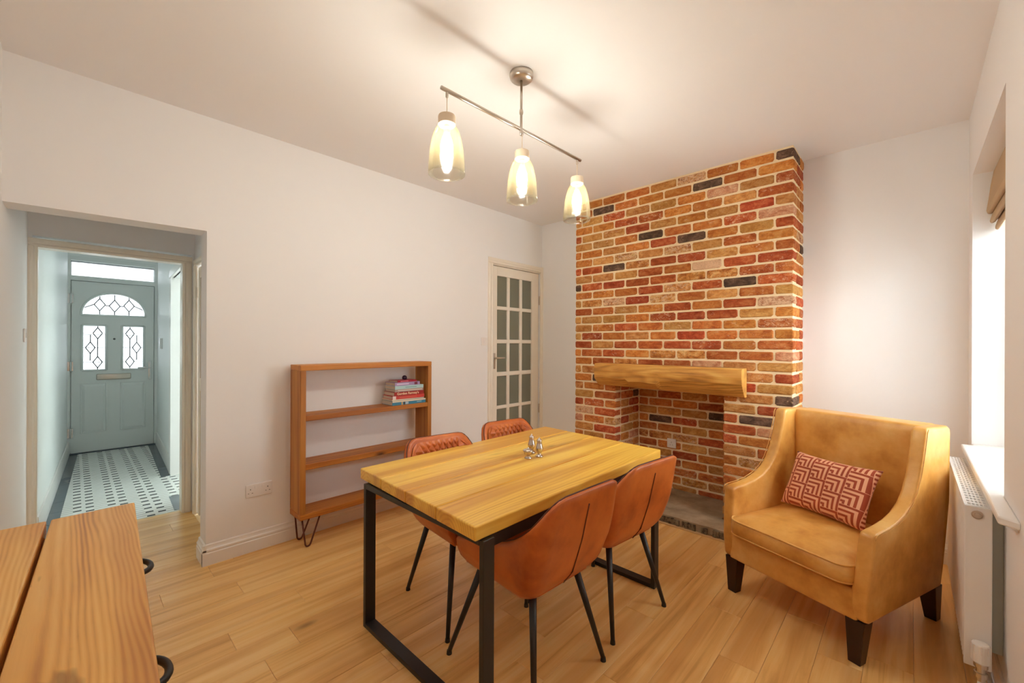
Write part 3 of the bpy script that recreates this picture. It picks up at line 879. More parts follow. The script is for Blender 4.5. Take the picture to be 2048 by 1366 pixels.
rn = random.Random(11)
G, BH, MJ, BL = 0.0782, 0.0650, 0.2315, 0.2180
JT = MJ - BL
nrow = int((ZC - 0.02) / G) + 1
for r in range(nrow):
    zt = ZC - 0.014 - r * G; zb = zt - BH
    if zb < 0.03: zb = max(zb, 0.012)
    if zt - zb < 0.02: continue
    # front face, from the right corner to the left
    segs = []
    x = CX1
    first = BL if r % 2 else 0.108
    w = first
    while x > CX0 + 0.02:
        a = max(x - w, CX0)
        segs.append((a, x))
        x = a - JT; w = BL
        if x - CX0 < 0.03: break
    in_open = zb < OZ - 0.03
    if in_open:                      # the two piers are laid out on their own, ending cleanly at the opening
        segs = [p for p in segs if p[1] > OX1]
        x = CX0
        for w_ in ((0.2043, 0.2243) if r % 2 else (0.090, 0.215, 0.110)):
            segs.append((x, x + w_)); x += w_ + JT
        segs[-1] = (segs[-1][0], OX0)
    hid_mantel = (zt < 1.175 and zb > 0.985)
    for i, (a, b) in enumerate(segs):
        cuts = [(a, b)]
        if in_open:
            cuts = []
            if a < OX0: cuts.append((a, min(b, OX0)))
            if b > OX1: cuts.append((max(a, OX1), b))
            if a >= OX0 and b <= OX1: cuts = []
        for (ca, cb) in cuts:
            if cb - ca < 0.035: continue
            if hid_mantel and ca > -2.06 and cb < -0.90: continue      # behind the beam
            dep = 0.048
            if i == 0: dep = 0.1025 if r % 2 else 0.2195
            elif in_open and (abs(cb - OX0) < 1e-4 or abs(ca - OX1) < 1e-4): dep = 0.1025
            brick(ca, cb, YF + rn.uniform(-0.0025, 0.0025), YF + dep, zb + rn.uniform(-0.001, 0.001), zt, chim, rn)
    # right flank
    if r % 2: brick(CX1 - 0.048, CX1 + rn.uniform(-0.002, 0.003), YF + 0.1025 + JT, YB - 0.004, zb, zt, chim, rn, 0)
    else: brick(CX1 - 0.048, CX1 + rn.uniform(-0.002, 0.003), YF + 0.2195 + JT, YB - 0.004, zb, zt, chim, rn, 0)
    # lining of the recess
    if zt < OZ + 0.02:
        if r % 2: ys = ((YF + 0.1155, YF + 0.335), (YF + 0.347, OYB - 0.004))
        else: ys = ((YF + 0.1155, YF + 0.222), (YF + 0.234, OYB - 0.004))
        if r % 2 == 0: ys = ((YF + 0.1155, YF + 0.26), (YF + 0.272, OYB - 0.004))
        for a, b in ys:
            brick(OX0 - 0.048, OX0 + rn.uniform(-0.002, 0.002), a, b, zb, zt, rec, rn, 0)
            brick(OX1 + rn.uniform(-0.002, 0.002), OX1 + 0.048, a, b, zb, zt, rec, rn, 0)
        x = OX0 + 0.004; w = BL * 0.8 if r % 2 else BL * 0.4
        while x < OX1 - 0.03:
            b = min(x + w, OX1 - 0.004)
            brick(x, b, OYB + rn.uniform(-0.002, 0.002), OYB + 0.05, zb, zt, rec, rn)
            x = b + JT; w = BL
struct('ceiling_fire_recess', B((OX0 - 0.04, OX1 + 0.04, YF + 0.06, OYB + 0.02, OZ + 0.001, OZ + 0.03)), M_MORTAR, 'shadowed top of the fireplace recess', 'lintel')

# hearth: stone slab dished towards the back, with a rough dark front edge
k = NT('worn_hearth_stone')
v = k.coords((1, 1, 1), rnd=False)
n1 = k.noise(v, 5, 5, 0.6); n2 = k.noise(v, 30, 4, 0.65)
c = k.ramp(n1, [(0.3, S(120, 100, 76)), (0.5, S(164, 142, 112)), (0.7, S(190, 168, 138))])
c = k.mix(k.math('MULTIPLY', n2, 0.4), c, S(112, 94, 72))
k.set(k.b.inputs['Base Color'], c); k.b.inputs['Roughness'].default_value = 0.75; k.bump(k.math('ADD', n1, n2), 0.5, 0.004)
M_STONE = k.m
k = NT('rough_hearth_edge')
v = k.coords((1, 1, 1), rnd=False)
n1 = k.noise(v, 22, 5, 0.7); n2 = k.noise(v, 9, 4, 0.6)
c = k.ramp(n1, [(0.38, S(40, 32, 24)), (0.5, S(120, 104, 80)), (0.66, S(156, 140, 112))])
k.set(k.b.inputs['Base Color'], c); k.b.inputs['Roughness'].default_value = 0.95; k.bump(k.math('ADD', n1, n2), 1.0, 0.012)
M_STONE_E = k.m
hearth = thing('hearth', 'worn stone hearth slab in front of the brick fireplace', 'hearth', (-1.45, 3.25, 0))
bm = bmesh.new()
nx, prof = 24, ((3.100, 0.070), (3.16, 0.070), (3.28, 0.055), (3.402, 0.036), (3.60, 0.022), (3.86, 0.016))
grid = []
rnh = random.Random(3)
for i in range(nx + 1):
    x = -1.99 + (-0.80 + 1.99) * i / nx
    rowv = []
    for j, (y, z) in enumerate(prof):
        xx = x
        if j >= 3: xx = min(max(x, OX0 + 0.004), OX1 - 0.004)
        rowv.append(bm.verts.new((xx, y + (rnh.uniform(-0.008, 0.006) if j == 0 else 0), z + rnh.uniform(-0.003, 0.003))))
    grid.append(rowv)
for i in range(nx):
    for j in range(len(prof) - 1):
        bm.faces.new((grid[i][j], grid[i + 1][j], grid[i + 1][j + 1], grid[i][j + 1]))
bmesh.ops.remove_doubles(bm, verts=bm.verts, dist=1e-4)
bmesh.ops.recalc_face_normals(bm, faces=bm.faces)
if sum(f.normal.z for f in bm.faces) < 0: bmesh.ops.reverse_faces(bm, faces=bm.faces)
ext = bmesh.ops.extrude_face_region(bm, geom=list(bm.faces))
for v in ext['geom']:
    if isinstance(v, bmesh.types.BMVert): v.co.z = 0.016 if v.co.y < 3.2 else 0.002
bmesh.ops.recalc_face_normals(bm, faces=bm.faces)
obj('slab', bm, M_STONE, hearth)
bm = bmesh.new()
for i in range(60):
    x0 = -1.99 + 1.19 * i / 60; x1 = -1.99 + 1.19 * (i + 1) / 60
    d = rnh.uniform(0.0, 0.016)
    if i in (38, 48, 49): d = -0.012
    box(bm, x0, x1, 3.096 - d, 3.130, 0.014 + rnh.uniform(0, 0.004), 0.062 - rnh.uniform(0, 0.010))
obj('rough_edge', bm, M_STONE_E, hearth)
obj('edge_bead', B((-1.99, -0.80, 3.078, 3.100, 0.0, 0.013)), plain('hearth_bead', S(212, 176, 126), 0.5), hearth, bevel=0.004)

# oak mantel beam, waney along its lower edge
bm = bmesh.new()
rings = []
NX = 40
for i in range(NX + 1):
    t = i / NX
    x = -2.090 + t * (2.090 - 0.869)
    w = mnoise.noise(Vector((x * 5, 0.3, 0))) * 0.012
    w2 = mnoise.noise(Vector((x * 9, 4.3, 0))) * 0.010
    zl = 0.985 + (0.972 - 0.985) * t
    mid = 1.055 + w + (-0.02 if 0.25 < t < 0.5 else 0.02 * t)
    pts = [(3.399, 1.186), (3.290, 1.184), (3.277 + w * 0.3, 1.172), (3.272 + w2 * 0.4, 1.12), (3.278 + w2 * 0.4, mid), (3.312 + w2 * 0.8, (mid + zl) / 2 + w2 * 0.4), (3.350 + w, zl + 0.006), (3.365, zl), (3.399, zl)]
    rings.append([bm.verts.new((x, y, z)) for y, z in pts])
for A, Bv in zip(rings, rings[1:]):
    n = len(A)
    for j in range(n): bm.faces.new((A[j], A[(j + 1) % n], Bv[(j + 1) % n], Bv[j]))
bm.faces.new(rings[0][::-1]); bm.faces.new(rings[-1])
bmesh.ops.recalc_face_normals(bm, faces=bm.faces)
tag(obj('mantel_beam', bm, M_OAKBEAM, bevel=0.003, angle=50), 'golden oak mantel beam with waney lower edge on the brick chimney', 'mantel')

# ------------------------------------------------------------------ wall fittings
def socket(name, label, cat, plane_ax, plane, sgn, c0, c1, z0, z1, gangs):
    t = thing(name, label, cat, ((plane, (c0 + c1) / 2, z0) if plane_ax == 0 else ((c0 + c1) / 2, plane, z0)))
    def bb(a, b, c, d, p, q):
        lo, hi = sorted((plane + sgn * p, plane + sgn * q))
        return (lo, hi, a, b, c, d) if plane_ax == 0 else (a, b, lo, hi, c, d)
    obj('face_plate', B(bb(c0, c1, z0, z1, 0.0, 0.009)), M_PLATE, t, bevel=0.003, smooth=False)
    w = (c1 - c0) / gangs
    for g in range(gangs):
        m = c0 + w * (g + 0.5) + (0.012 if gangs == 2 and g == 0 else -0.012 if gangs == 2 else 0) * -1
        zc = (z0 + z1) / 2
        for dx, dz, ww, hh in ((0, 0.016, 0.004, 0.008), (-0.011, -0.008, 0.007, 0.003), (0.011, -0.008, 0.007, 0.003)):
            obj('socket_hole', B(bb(m + dx - ww / 2, m + dx + ww / 2, zc + dz - hh / 2 - 0.006, zc + dz + hh / 2 - 0.006, 0.0085, 0.0096)), M_SLOT, t)
        s = m + (0.03 if g == 0 else -0.03) if gangs == 2 else m + 0.022
        obj('rocker', B(bb(s - 0.006, s + 0.006, zc + 0.012, zc + 0.030, 0.0085, 0.012)), M_PLATE, t, bevel=0.001)
    return t


socket('wall_socket', 'white double wall socket low on the wall left of the shelf', 'socket', 0, XA, 1, 0.768, 0.921, 0.350, 0.433, 2)
socket('wall_socket', 'white single wall socket inside the brick fireplace', 'socket', 1, OYB - 0.004, -1, -1.655, -1.572, 0.395, 0.480, 1)


def switch(name, label, plane_ax, plane, sgn, c0, c1, z0, z1):
    t = thing(name, label, 'light switch', ((plane, (c0 + c1) / 2, z0) if plane_ax == 0 else ((c0 + c1) / 2, plane, z0)))
    def bb(a, b, c, d, p, q):
        lo, hi = sorted((plane + sgn * p, plane + sgn * q))
        return (lo, hi, a, b, c, d) if plane_ax == 0 else (a, b, lo, hi, c, d)
    obj('face_plate', B(bb(c0, c1, z0, z1, 0.0, 0.009)), M_PLATE, t, bevel=0.003)
    m, zc = (c0 + c1) / 2, (z0 + z1) / 2
    obj('rocker', B(bb(m - 0.006, m + 0.006, zc - 0.014, zc + 0.014, 0.0085, 0.0135)), M_PLATE, t, bevel=0.0015)


switch('light_switch', 'white light switch beside the glazed door', 0, XA, 1, 2.803, 2.885, 1.342, 1.422)
switch('light_switch', 'white light switch on the lobby wall by the hall doorway', 1, -0.2145, 1, -4.04, -3.95, 1.352, 1.436)

# ------------------------------------------------------------------ roman blind
bl = thing('roman_blind', 'taupe roman blind folded up at the top of the window', 'blind', (0.34, 2.98, 2.0))
prof = [(0.330, 2.333), (0.318, 2.25), (0.310, 2.17), (0.303, 2.115), (0.308, 2.095), (0.322, 2.092), (0.335, 2.105), (0.345, 2.12), (0.350, 2.14), (0.365, 2.14), (0.365, 2.333)]
bm = bmesh.new(); prism(bm, prof, 1, 2.41, 3.545)
obj('fold', bm, M_BLIND, bl, bevel=0.006)
prof = [(0.345, 2.16), (0.330, 2.11), (0.318, 2.065), (0.315, 2.05), (0.322, 2.038), (0.336, 2.045), (0.352, 2.07), (0.362, 2.10), (0.362, 2.16)]
bm = bmesh.new(); prism(bm, prof, 1, 2.412, 3.543)
obj('fold', bm, M_BLIND, bl, bevel=0.006)
prof = [(0.358, 2.12), (0.346, 2.06), (0.336, 2.02), (0.336, 2.005), (0.346, 1.998), (0.360, 2.02), (0.368, 2.06), (0.368, 2.12)]
bm = bmesh.new(); prism(bm, prof, 1, 2.414, 3.541)
obj('fold', bm, M_BLIND, bl, bevel=0.006)

# ------------------------------------------------------------------ radiator
RX0, RX1, RY0, RY1, RZ0, RZ1 = 0.147, 0.218, 2.328, 3.30, 0.153, 0.753
rad = thing('radiator', 'white panel radiator with grille top under the window sill', 'radiator', ((RX0 + RX1) / 2, (RY0 + RY1) / 2, RZ0))
bm = bmesh.new()
pts = []
n = int((RY1 - RY0 - 0.06) / 0.0333)
y = RY0 + 0.03
pts.append((RX0 + 0.004, RY0 + 0.012)); pts.append((RX0 + 0.004, y))
for i in range(n):
    pts += [(RX0 + 0.004, y + 0.006), (RX0, y + 0.010), (RX0, y + 0.022), (RX0 + 0.004, y + 0.027)]
    y += 0.0333
pts += [(RX0 + 0.004, RY1 - 0.012), (RX0 + 0.018, RY1 - 0.012), (RX0 + 0.018, RY0 + 0.012)]
prism(bm, pts, 2, RZ0 + 0.012, RZ1 - 0.012)
obj('front_panel', bm, M_RAD, rad)
obj('back_panel', B((RX1 - 0.018, RX1, RY0 + 0.012, RY1 - 0.012, RZ0 + 0.012, RZ1 - 0.012)), M_RAD, rad)
for a, b in ((RY0, RY0 + 0.012), (RY1 - 0.012, RY1)):
    obj('side_panel', B((RX0, RX1, a, b, RZ0, RZ1)), M_RAD, rad, bevel=0.003)
bm = bmesh.new()
zz0, zz1 = RZ1 - 0.006, RZ1
box(bm, RX0, RX0 + 0.010, RY0 + 0.012, RY1 - 0.012, zz0, zz1); box(bm, RX1 - 0.010, RX1, RY0 + 0.012, RY1 - 0.012, zz0, zz1)
nr = 24
for i in range(nr + 1):
    y = RY0 + 0.012 + (RY1 - RY0 - 0.024) * i / nr
    box(bm, RX0 + 0.010, RX1 - 0.010, y - 0.008, y + 0.008, zz0, zz1)
for j in range(1, 5):
    x = RX0 + 0.010 + (RX1 - RX0 - 0.020) * j / 5
    box(bm, x - 0.0018, x + 0.0018, RY0 + 0.012, RY1 - 0.012, zz0 + 0.0004, zz1 - 0.0002)
obj('top_grille', bm, M_RAD, rad)
obj('core', B((RX0 + 0.022, RX1 - 0.022, RY0 + 0.03, RY1 - 0.03, RZ0 + 0.03, RZ1 - 0.05)), plain('radiator_fins', (0.30, 0.30, 0.29, 1), 0.5), rad)
bm = bmesh.new()
lathe(bm, [(0.016, 0), (0.016, 0.003), (0.0135, 0.0035), (0.0125, 0.0015), (0.008, 0.0015), (0.0075, 0.004), (0.003, 0.004)], n=24)
bmesh.ops.rotate(bm, verts=bm.verts, cent=(0, 0, 0), matrix=Matrix.Rotation(R(90), 3, 'X'))
bmesh.ops.translate(bm, verts=bm.verts, vec=((RX0 + RX1) / 2 - 0.002, RY0, RZ1 - 0.03))
obj('end_badge', bm, M_NICKEL, rad, smooth=False)
for z in (0.46,):
    obj('wall_bracket', B((RX1, XC - 0.001, RY0 + 0.06, RY0 + 0.10, z - 0.26, z + 0.26)), plain('galvanised_bracket', (0.45, 0.47, 0.43, 1), 0.5, 0.5), rad)
# thermostatic valve and pipes
vx, vy = 0.188, RY0 - 0.030
vb = bmesh.new()
lathe(vb, [(0.021, 0), (0.025, 0.006), (0.0255, 0.035), (0.024, 0.065), (0.0225, 0.068), (0.020, 0.070)], (vx, vy, 0.193), 20)
val = obj('valve_head', vb, M_UPVC, rad, smooth=False)
for a in range(8):
    an = a * math.pi / 4
    bm = bmesh.new(); tube(bm, [(vx + 0.0246 * math.cos(an), vy + 0.0246 * math.sin(an), 0.233), (vx + 0.0238 * math.cos(an), vy + 0.0238 * math.sin(an), 0.260)], 0.0025, 6)
    obj('grip_rib', bm, M_PLATE, val)
bm = bmesh.new(); lathe(bm, [(0.014, 0), (0.014, 0.012), (0.018, 0.014), (0.018, 0.030), (0.014, 0.032), (0.014, 0.048), (0.019, 0.05), (0.019, 0.064)], (vx, vy, 0.128), 16)
obj('valve_body', bm, M_NICKEL, rad, smooth=False)
bm = bmesh.new(); tube(bm, [(vx, vy, 0.128), (vx, vy, 0.0)], 0.009, 10)
obj('pipe', bm, M_UPVC, rad, smooth=True)
bm = bmesh.new(); tube(bm, [(vx, vy, 0.150), (vx, RY0 + 0.03, 0.150), (vx, RY0 + 0.03, 0.17)], 0.009, 10)
obj('pipe', bm, M_NICKEL, rad, smooth=True)
bm = bmesh.new(); tube(bm, [(XC - 0.03, YD + 0.4, 0.07), (XC - 0.03, RY1, 0.07)], 0.0085, 10)
obj('pipe', bm, M_UPVC, rad, smooth=True)

# ------------------------------------------------------------------ shelf unit
sh = thing('shelf_unit', 'amber pine open shelf unit on brown hairpin legs', 'shelf', (-2.98, 1.53, 0))
SX0, SX1, SY0, SY1 = -3.065, -2.878, 1.022, 2.052
th = 0.036
obj('top_board', B((SX0, SX1, SY0, SY1, 1.172, 1.208)), M_SHELF_Y, sh, bevel=0.004)
obj('bottom_board', B((SX0, SX1, SY0, SY1, 0.190, 0.228)), M_SHELF_Y, sh, bevel=0.004)
obj('upright', B((SX0, SX1, SY0, SY0 + th, 0.228, 1.172)), M_SHELF_Z, sh, bevel=0.004)
obj('upright', B((SX0, SX1, SY1 - th, SY1, 0.228, 1.172)), M_SHELF_Z, sh, bevel=0.004)
obj('shelf_board', B((SX0, SX1 - 0.004, SY0 + th, SY1 - th, 0.838, 0.873)), M_SHELF_Y, sh, bevel=0.004)
obj('shelf_board', B((SX0, SX1 - 0.004, SY0 + th, SY1 - th, 0.515, 0.553)), M_SHELF_Y, sh, bevel=0.004)
for sy, yy in ((1, SY0 + 0.035), (-1, SY1 - 0.035)):
    for x, lean in ((SX1 - 0.03, 0.012), (SX0 + 0.03, -0.006)):
        bm = bmesh.new()
        w = 0.105
        tube(bm, [(x, yy - 0.012 * sy, 0.190), (x + lean, yy + (0.005) * sy, 0.02), (x + lean, yy + 0.012 * sy, 0.008), (x + lean, yy + 0.022 * sy, 0.006), (x + lean, yy + 0.033 * sy, 0.010), (x + lean, yy + 0.040 * sy, 0.022), (x, yy + w * sy, 0.190)], 0.0055, 8)
        obj('hairpin_leg', bm, M_COPPER, sh, smooth=True)

# books lying in a pile on the second shelf
def book(label, y0, y1, x0, x1, z0, h, cover, rz=0.0, hard=True, spine2=None):
    cxm, cym = (x0 + x1) / 2, (y0 + y1) / 2
    t = thing('book', label, 'book', (cxm, cym, z0), R(rz), 'books piled on the shelf unit')
    a, b = (x1 - x0) / 2, (y1 - y0) / 2
    c = 0.0025 if hard else 0.001
    m = plain('cover_' + label.split()[0], cover, 0.4)
    obj('cover', B((-a, a, -b, b, 0, c), (-a, a, -b, b, h - c, h), (a - 0.003, a, -b, b, c, h - c)), m, t, local=True)
    obj('page_block', B((-a + 0.004, a - 0.003, -b + 0.004, b - 0.004, c, h - c)), M_PAGES, t, local=True)
    if spine2:
        for (p, q, col, z0f, z1f) in spine2:
            obj('spine_band', B((a, a + 0.0006, p * b, q * b, h * z0f, h * z1f)), plain('spine_print', col, 0.4), t, local=True)
    return t


zb = 0.8735
HB = []
book('turquoise and cream hardback at the bottom of the book pile', 1.700, 2.004, -3.055, -2.895, zb, 0.034, S(58, 132, 160), 0, True, [(-1, 1, S(238, 222, 196), 0.68, 1.0), (-0.48, -0.40, S(214, 170, 110), 0.0, 0.66), (-0.34, -0.27, S(70, 52, 44), 0.0, 0.66), (-0.24, -0.06, S(176, 196, 206), 0.1, 0.6), (0.45, 0.75, S(150, 190, 206), 0.28, 0.5)]); zb += 0.0345
book('cream paperback under the red books in the pile', 1.700, 1.995, -3.060, -2.905, zb, 0.010, S(236, 218, 190), 1.0, False); zb += 0.0105
book('red hardback with a pale roundel on its spine', 1.708, 1.995, -3.055, -2.900, zb, 0.026, S(206, 62, 50), -1.0, True, [(-1, -0.80, S(240, 220, 214), 0.0, 1.0), (-0.6, 0.5, S(226, 120, 100), 0.40, 0.52)]); zb += 0.0265
gr = book('dark red hardback with bold cream spine lettering', 1.716, 1.988, -3.055, -2.897, zb, 0.030, S(158, 30, 26), 0.5, True); zb += 0.0305
tcv = bpy.data.curves.new('spine_lettering', 'FONT'); tcv.body = "Gordon Ramsay's"; tcv.size = 0.0275; tcv.extrude = 0.0004; tcv.offset = 0.0005
tcv.align_x = 'CENTER'; tcv.align_y = 'CENTER'
tmp_o = bpy.data.objects.new('tmp_lettering', tcv); COL.objects.link(tmp_o)
tcv.materials.append(plain('cream_lettering', S(244, 214, 176), 0.5))
bpy.context.view_layer.update()
tme = bpy.data.meshes.new_from_object(tmp_o.evaluated_get(bpy.context.evaluated_depsgraph_get()))
bpy.data.objects.remove(tmp_o)
tme.name = 'spine_lettering'
tob = bpy.data.objects.new('spine_lettering', tme); COL.objects.link(tob)
tob.parent = gr; tob.location = (0.0795, -0.012, 0.0155); tob.rotation_euler = (R(90), 0, R(90)); tob.scale = (1.02, 0.92, 1)
book('grey and brown hardback under the pale blue book', 1.726, 1.985, -3.050, -2.900, zb, 0.020, S(170, 150, 140), -0.5, True, [(-0.8, 0.9, S(216, 196, 186), 0.3, 0.7)]); zb += 0.0205
book('pale mint blue hardback in the upper half of the book pile', 1.722, 1.985, -3.050, -2.898, zb, 0.026, S(176, 212, 214), 0.8, True, [(-0.3, 0.5, S(126, 156, 164), 0.42, 0.60)]); zb += 0.0265
book('lilac hardback second from the top of the book pile', 1.722, 1.955, -3.045, -2.905, zb, 0.026, S(168, 148, 190), 2.0, True, [(-0.85, 0.1, S(216, 200, 226), 0.3, 0.7), (0.55, 0.8, S(120, 40, 60), 0.1, 0.9)]); zb += 0.0265
book('small crimson book on top of the book pile', 1.745, 1.930, -3.030, -2.912, zb, 0.014, S(166, 20, 48), 5.0, False, [(-0.7, 0.1, S(220, 130, 150), 0.3, 0.7)]); zb += 0.0145
bm = bmesh.new(); lathe(bm, [(0.001, 0.0), (0.016, 0.002), (0.020, 0.012), (0.018, 0.024), (0.010, 0.032), (0.001, 0.034)], (-2.975, 1.855, zb), 18)
tag(obj('ornament', bm, plain('dark_purple_ornament', S(44, 22, 58), 0.25), smooth=True), 'small dark purple round ornament on top of the books', 'ornament')

# ------------------------------------------------------------------ dining table
tb = thing('dining_table', 'honey pine dining table with thick planks on black steel frames', 'dining table', (-1.52, 1.69, 0))
ZT, ZU = 0.735, 0.683
TL = ((-1.975, 0.983), (-1.999, 2.459)); TR = ((-1.059, 0.936), (-1.067, 2.396))


def lerp2(a, b, t): return (a[0] + (b[0] - a[0]) * t, a[1] + (b[1] - a[1]) * t)


def smap(y):  # table coordinates
    return y


cutsn = [0.0, 0.242, 0.485, 0.735, 1.0]
for i in range(4):
    t0, t1 = cutsn[i], cutsn[i + 1]
    gg = 0.0012
    a = lerp2(TL[0], TR[0], t0); b = lerp2(TL[0], TR[0], t1); c = lerp2(TL[1], TR[1], t1); d = lerp2(TL[1], TR[1], t0)
    dz = (0.0, 0.001, 0.0004, 0.0012)[i]
    q = [(a[0] + gg, a[1]), (b[0] - gg, b[1]), (c[0] - gg, c[1]), (d[0] + gg, d[1])]
    bm = bmesh.new()
    cx_, cy_ = sum(p[0] for p in q) / 4, sum(p[1] for p in q) / 4
    hexa(bm, [(p[0] - cx_, p[1] - cy_, ZU) for p in q], [(p[0] - cx_, p[1] - cy_, ZT - dz) for p in q])
    o = obj('plank', bm, M_TABLE, tb, local=True, bevel=0.006, seg=3)
    o.location = (cx_ + 1.52, cy_ - 1.69, 0)
zf = ZU - 0.001
for y0, y1, xl, xr in ((0.960, 1.012, -1.893, -1.045), (2.218, 2.270, -1.893, -1.022)):
    t = 0.022
    obj('leg', B((xl, xl + t, y0, y1, 0.0, zf)), M_BLACK, tb, bevel=0.002)
    obj('leg', B((xr - t, xr, y0, y1, 0.0, zf)), M_BLACK, tb, bevel=0.002)
    obj('bottom_rail', B((xl + t, xr - t, y0, y1, 0.0, t)), M_BLACK, tb, bevel=0.002)
    obj('top_rail', B((xl + t, xr - t, y0, y1, zf - t, zf)), M_BLACK, tb, bevel=0.002)
for x in (-1.085, -1.86):
    obj('side_rail', B((x - 0.011, x + 0.011, 1.012, 2.218, zf - 0.05, zf)), M_BLACK, tb, bevel=0.002)

# pewter cruet set
def shaker(label, x, y, h):
    t = thing('pewter_shaker', label, 'shaker', (x, y, ZT - 0.0005), group='pewter cruet set')
    s = h / 0.104
    bm = bmesh.new(); lathe(bm, [(r * s, z * s) for r, z in ((0.020, 0), (0.021, 0.004), (0.018, 0.008), (0.010, 0.014), (0.009, 0.020), (0.016, 0.028), (0.021, 0.040), (0.020, 0.050), (0.015, 0.066), (0.012, 0.080), (0.0125, 0.083))], n=24)
    obj('body', bm, M_PEWTER, t, local=True, smooth=True)
    bm = bmesh.new(); lathe(bm, [(r * s, z * s) for r, z in ((0.0135, 0.083), (0.0142, 0.086), (0.012, 0.091), (0.0075, 0.097), (0.003, 0.100), (0.0035, 0.103), (0.001, 0.105))], n=24)
    obj('cap', bm, M_PEWTER, t, local=True, smooth=True)


shaker('pewter pepper shaker at the back of the cruet set', -1.560, 1.800, 0.108)
shaker('pewter salt shaker nearest the fireplace side of the cruet set', -1.478, 1.770, 0.106)
mp = thing('mustard_pot', 'squat pewter mustard pot in front of the shakers', 'pot', (-1.500, 1.702, ZT - 0.0005), group='pewter cruet set')
bm = bmesh.new(); lathe(bm, [(0.020, 0), (0.021, 0.004), (0.012, 0.010), (0.010, 0.015), (0.020, 0.022), (0.024, 0.036), (0.026, 0.042)], n=24)
obj('bowl', bm, M_PEWTER, mp, local=True, smooth=True)
bm = bmesh.new(); lathe(bm, [(0.0285, 0.042), (0.0285, 0.045), (0.020, 0.050), (0.010, 0.053), (0.004, 0.054), (0.005, 0.058), (0.001, 0.060)], n=24)
obj('lid', bm, M_PEWTER, mp, local=True, smooth=True)


# ------------------------------------------------------------------ leather dining chairs
def interp(pts, x):
    if x <= pts[0][0]: return pts[0][1]
    for (a, va), (b, vb_) in zip(pts, pts[1:]):
        if x <= b: return va + (vb_ - va) * (x - a) / (b - a)
    return pts[-1][1]


FR = [(0.36, 0.10), (0.40, 0.045), (0.46, 0.0), (0.60, -0.045), (0.80, -0.090)]
WD = [(0.36, 0.150), (0.40, 0.200), (0.46, 0.228), (0.56, 0.246), (0.66, 0.240), (0.80, 0.222)]
RIM = [(-0.09, 0.805), (-0.065, 0.785), (-0.03, 0.735), (0.0, 0.700), (0.05, 0.655), (0.105, 0.618), (0.2, 0.578), (0.35, 0.535), (0.47, 0.500)]
FRONT = 0.465


def upath(z, s, inset=0.0):
    """point on the U-shaped plan at height z; s in -1..1 from one front tip round the back to the other"""
    w = interp(WD, z) - inset; fr_ = interp(FR, z) + inset
    r = 0.058
    sg = -1 if s < 0 else 1
    q = abs(s)
    flat = w - r
    # fixed share of the parameter for back, corner, side
    if q < 0.38:
        return (fr_, sg * flat * q / 0.38)
    if q < 0.52:
        a = (q - 0.38) / 0.14 * math.pi / 2
        return (fr_ + r * (1 - math.cos(a)), sg * (flat + r * math.sin(a)))
    t = (q - 0.52) / 0.48
    f0 = fr_ + r
    tip = FRONT - (0.03 if z < 0.42 else 0)
    return (f0 + (tip - f0) * t, sg * (w - 0.016 * t))


RIMS = [(0.0, 0.800), (0.36, 0.799), (0.41, 0.793), (0.45, 0.766), (0.48, 0.728), (0.52, 0.684), (0.56, 0.644), (0.60, 0.615), (0.65, 0.593), (0.74, 0.566), (0.88, 0.533), (1.0, 0.502)]


def rim(s):
    q = abs(s)
    e_ = 0.014                       # average over a small window so that the edge runs smoothly
    return sum(interp(RIMS, min(1.0, abs(q + d_ * e_))) for d_ in (-1, -0.5, 0, 0.5, 1)) / 5


def shell_pt(s, t, inset=0.0):
    z0 = 0.392
    zr = rim(s) - inset * 0.3
    z = z0 + (zr - z0) * t
    f, l = upath(z, s, inset)
    return (f, l, z)


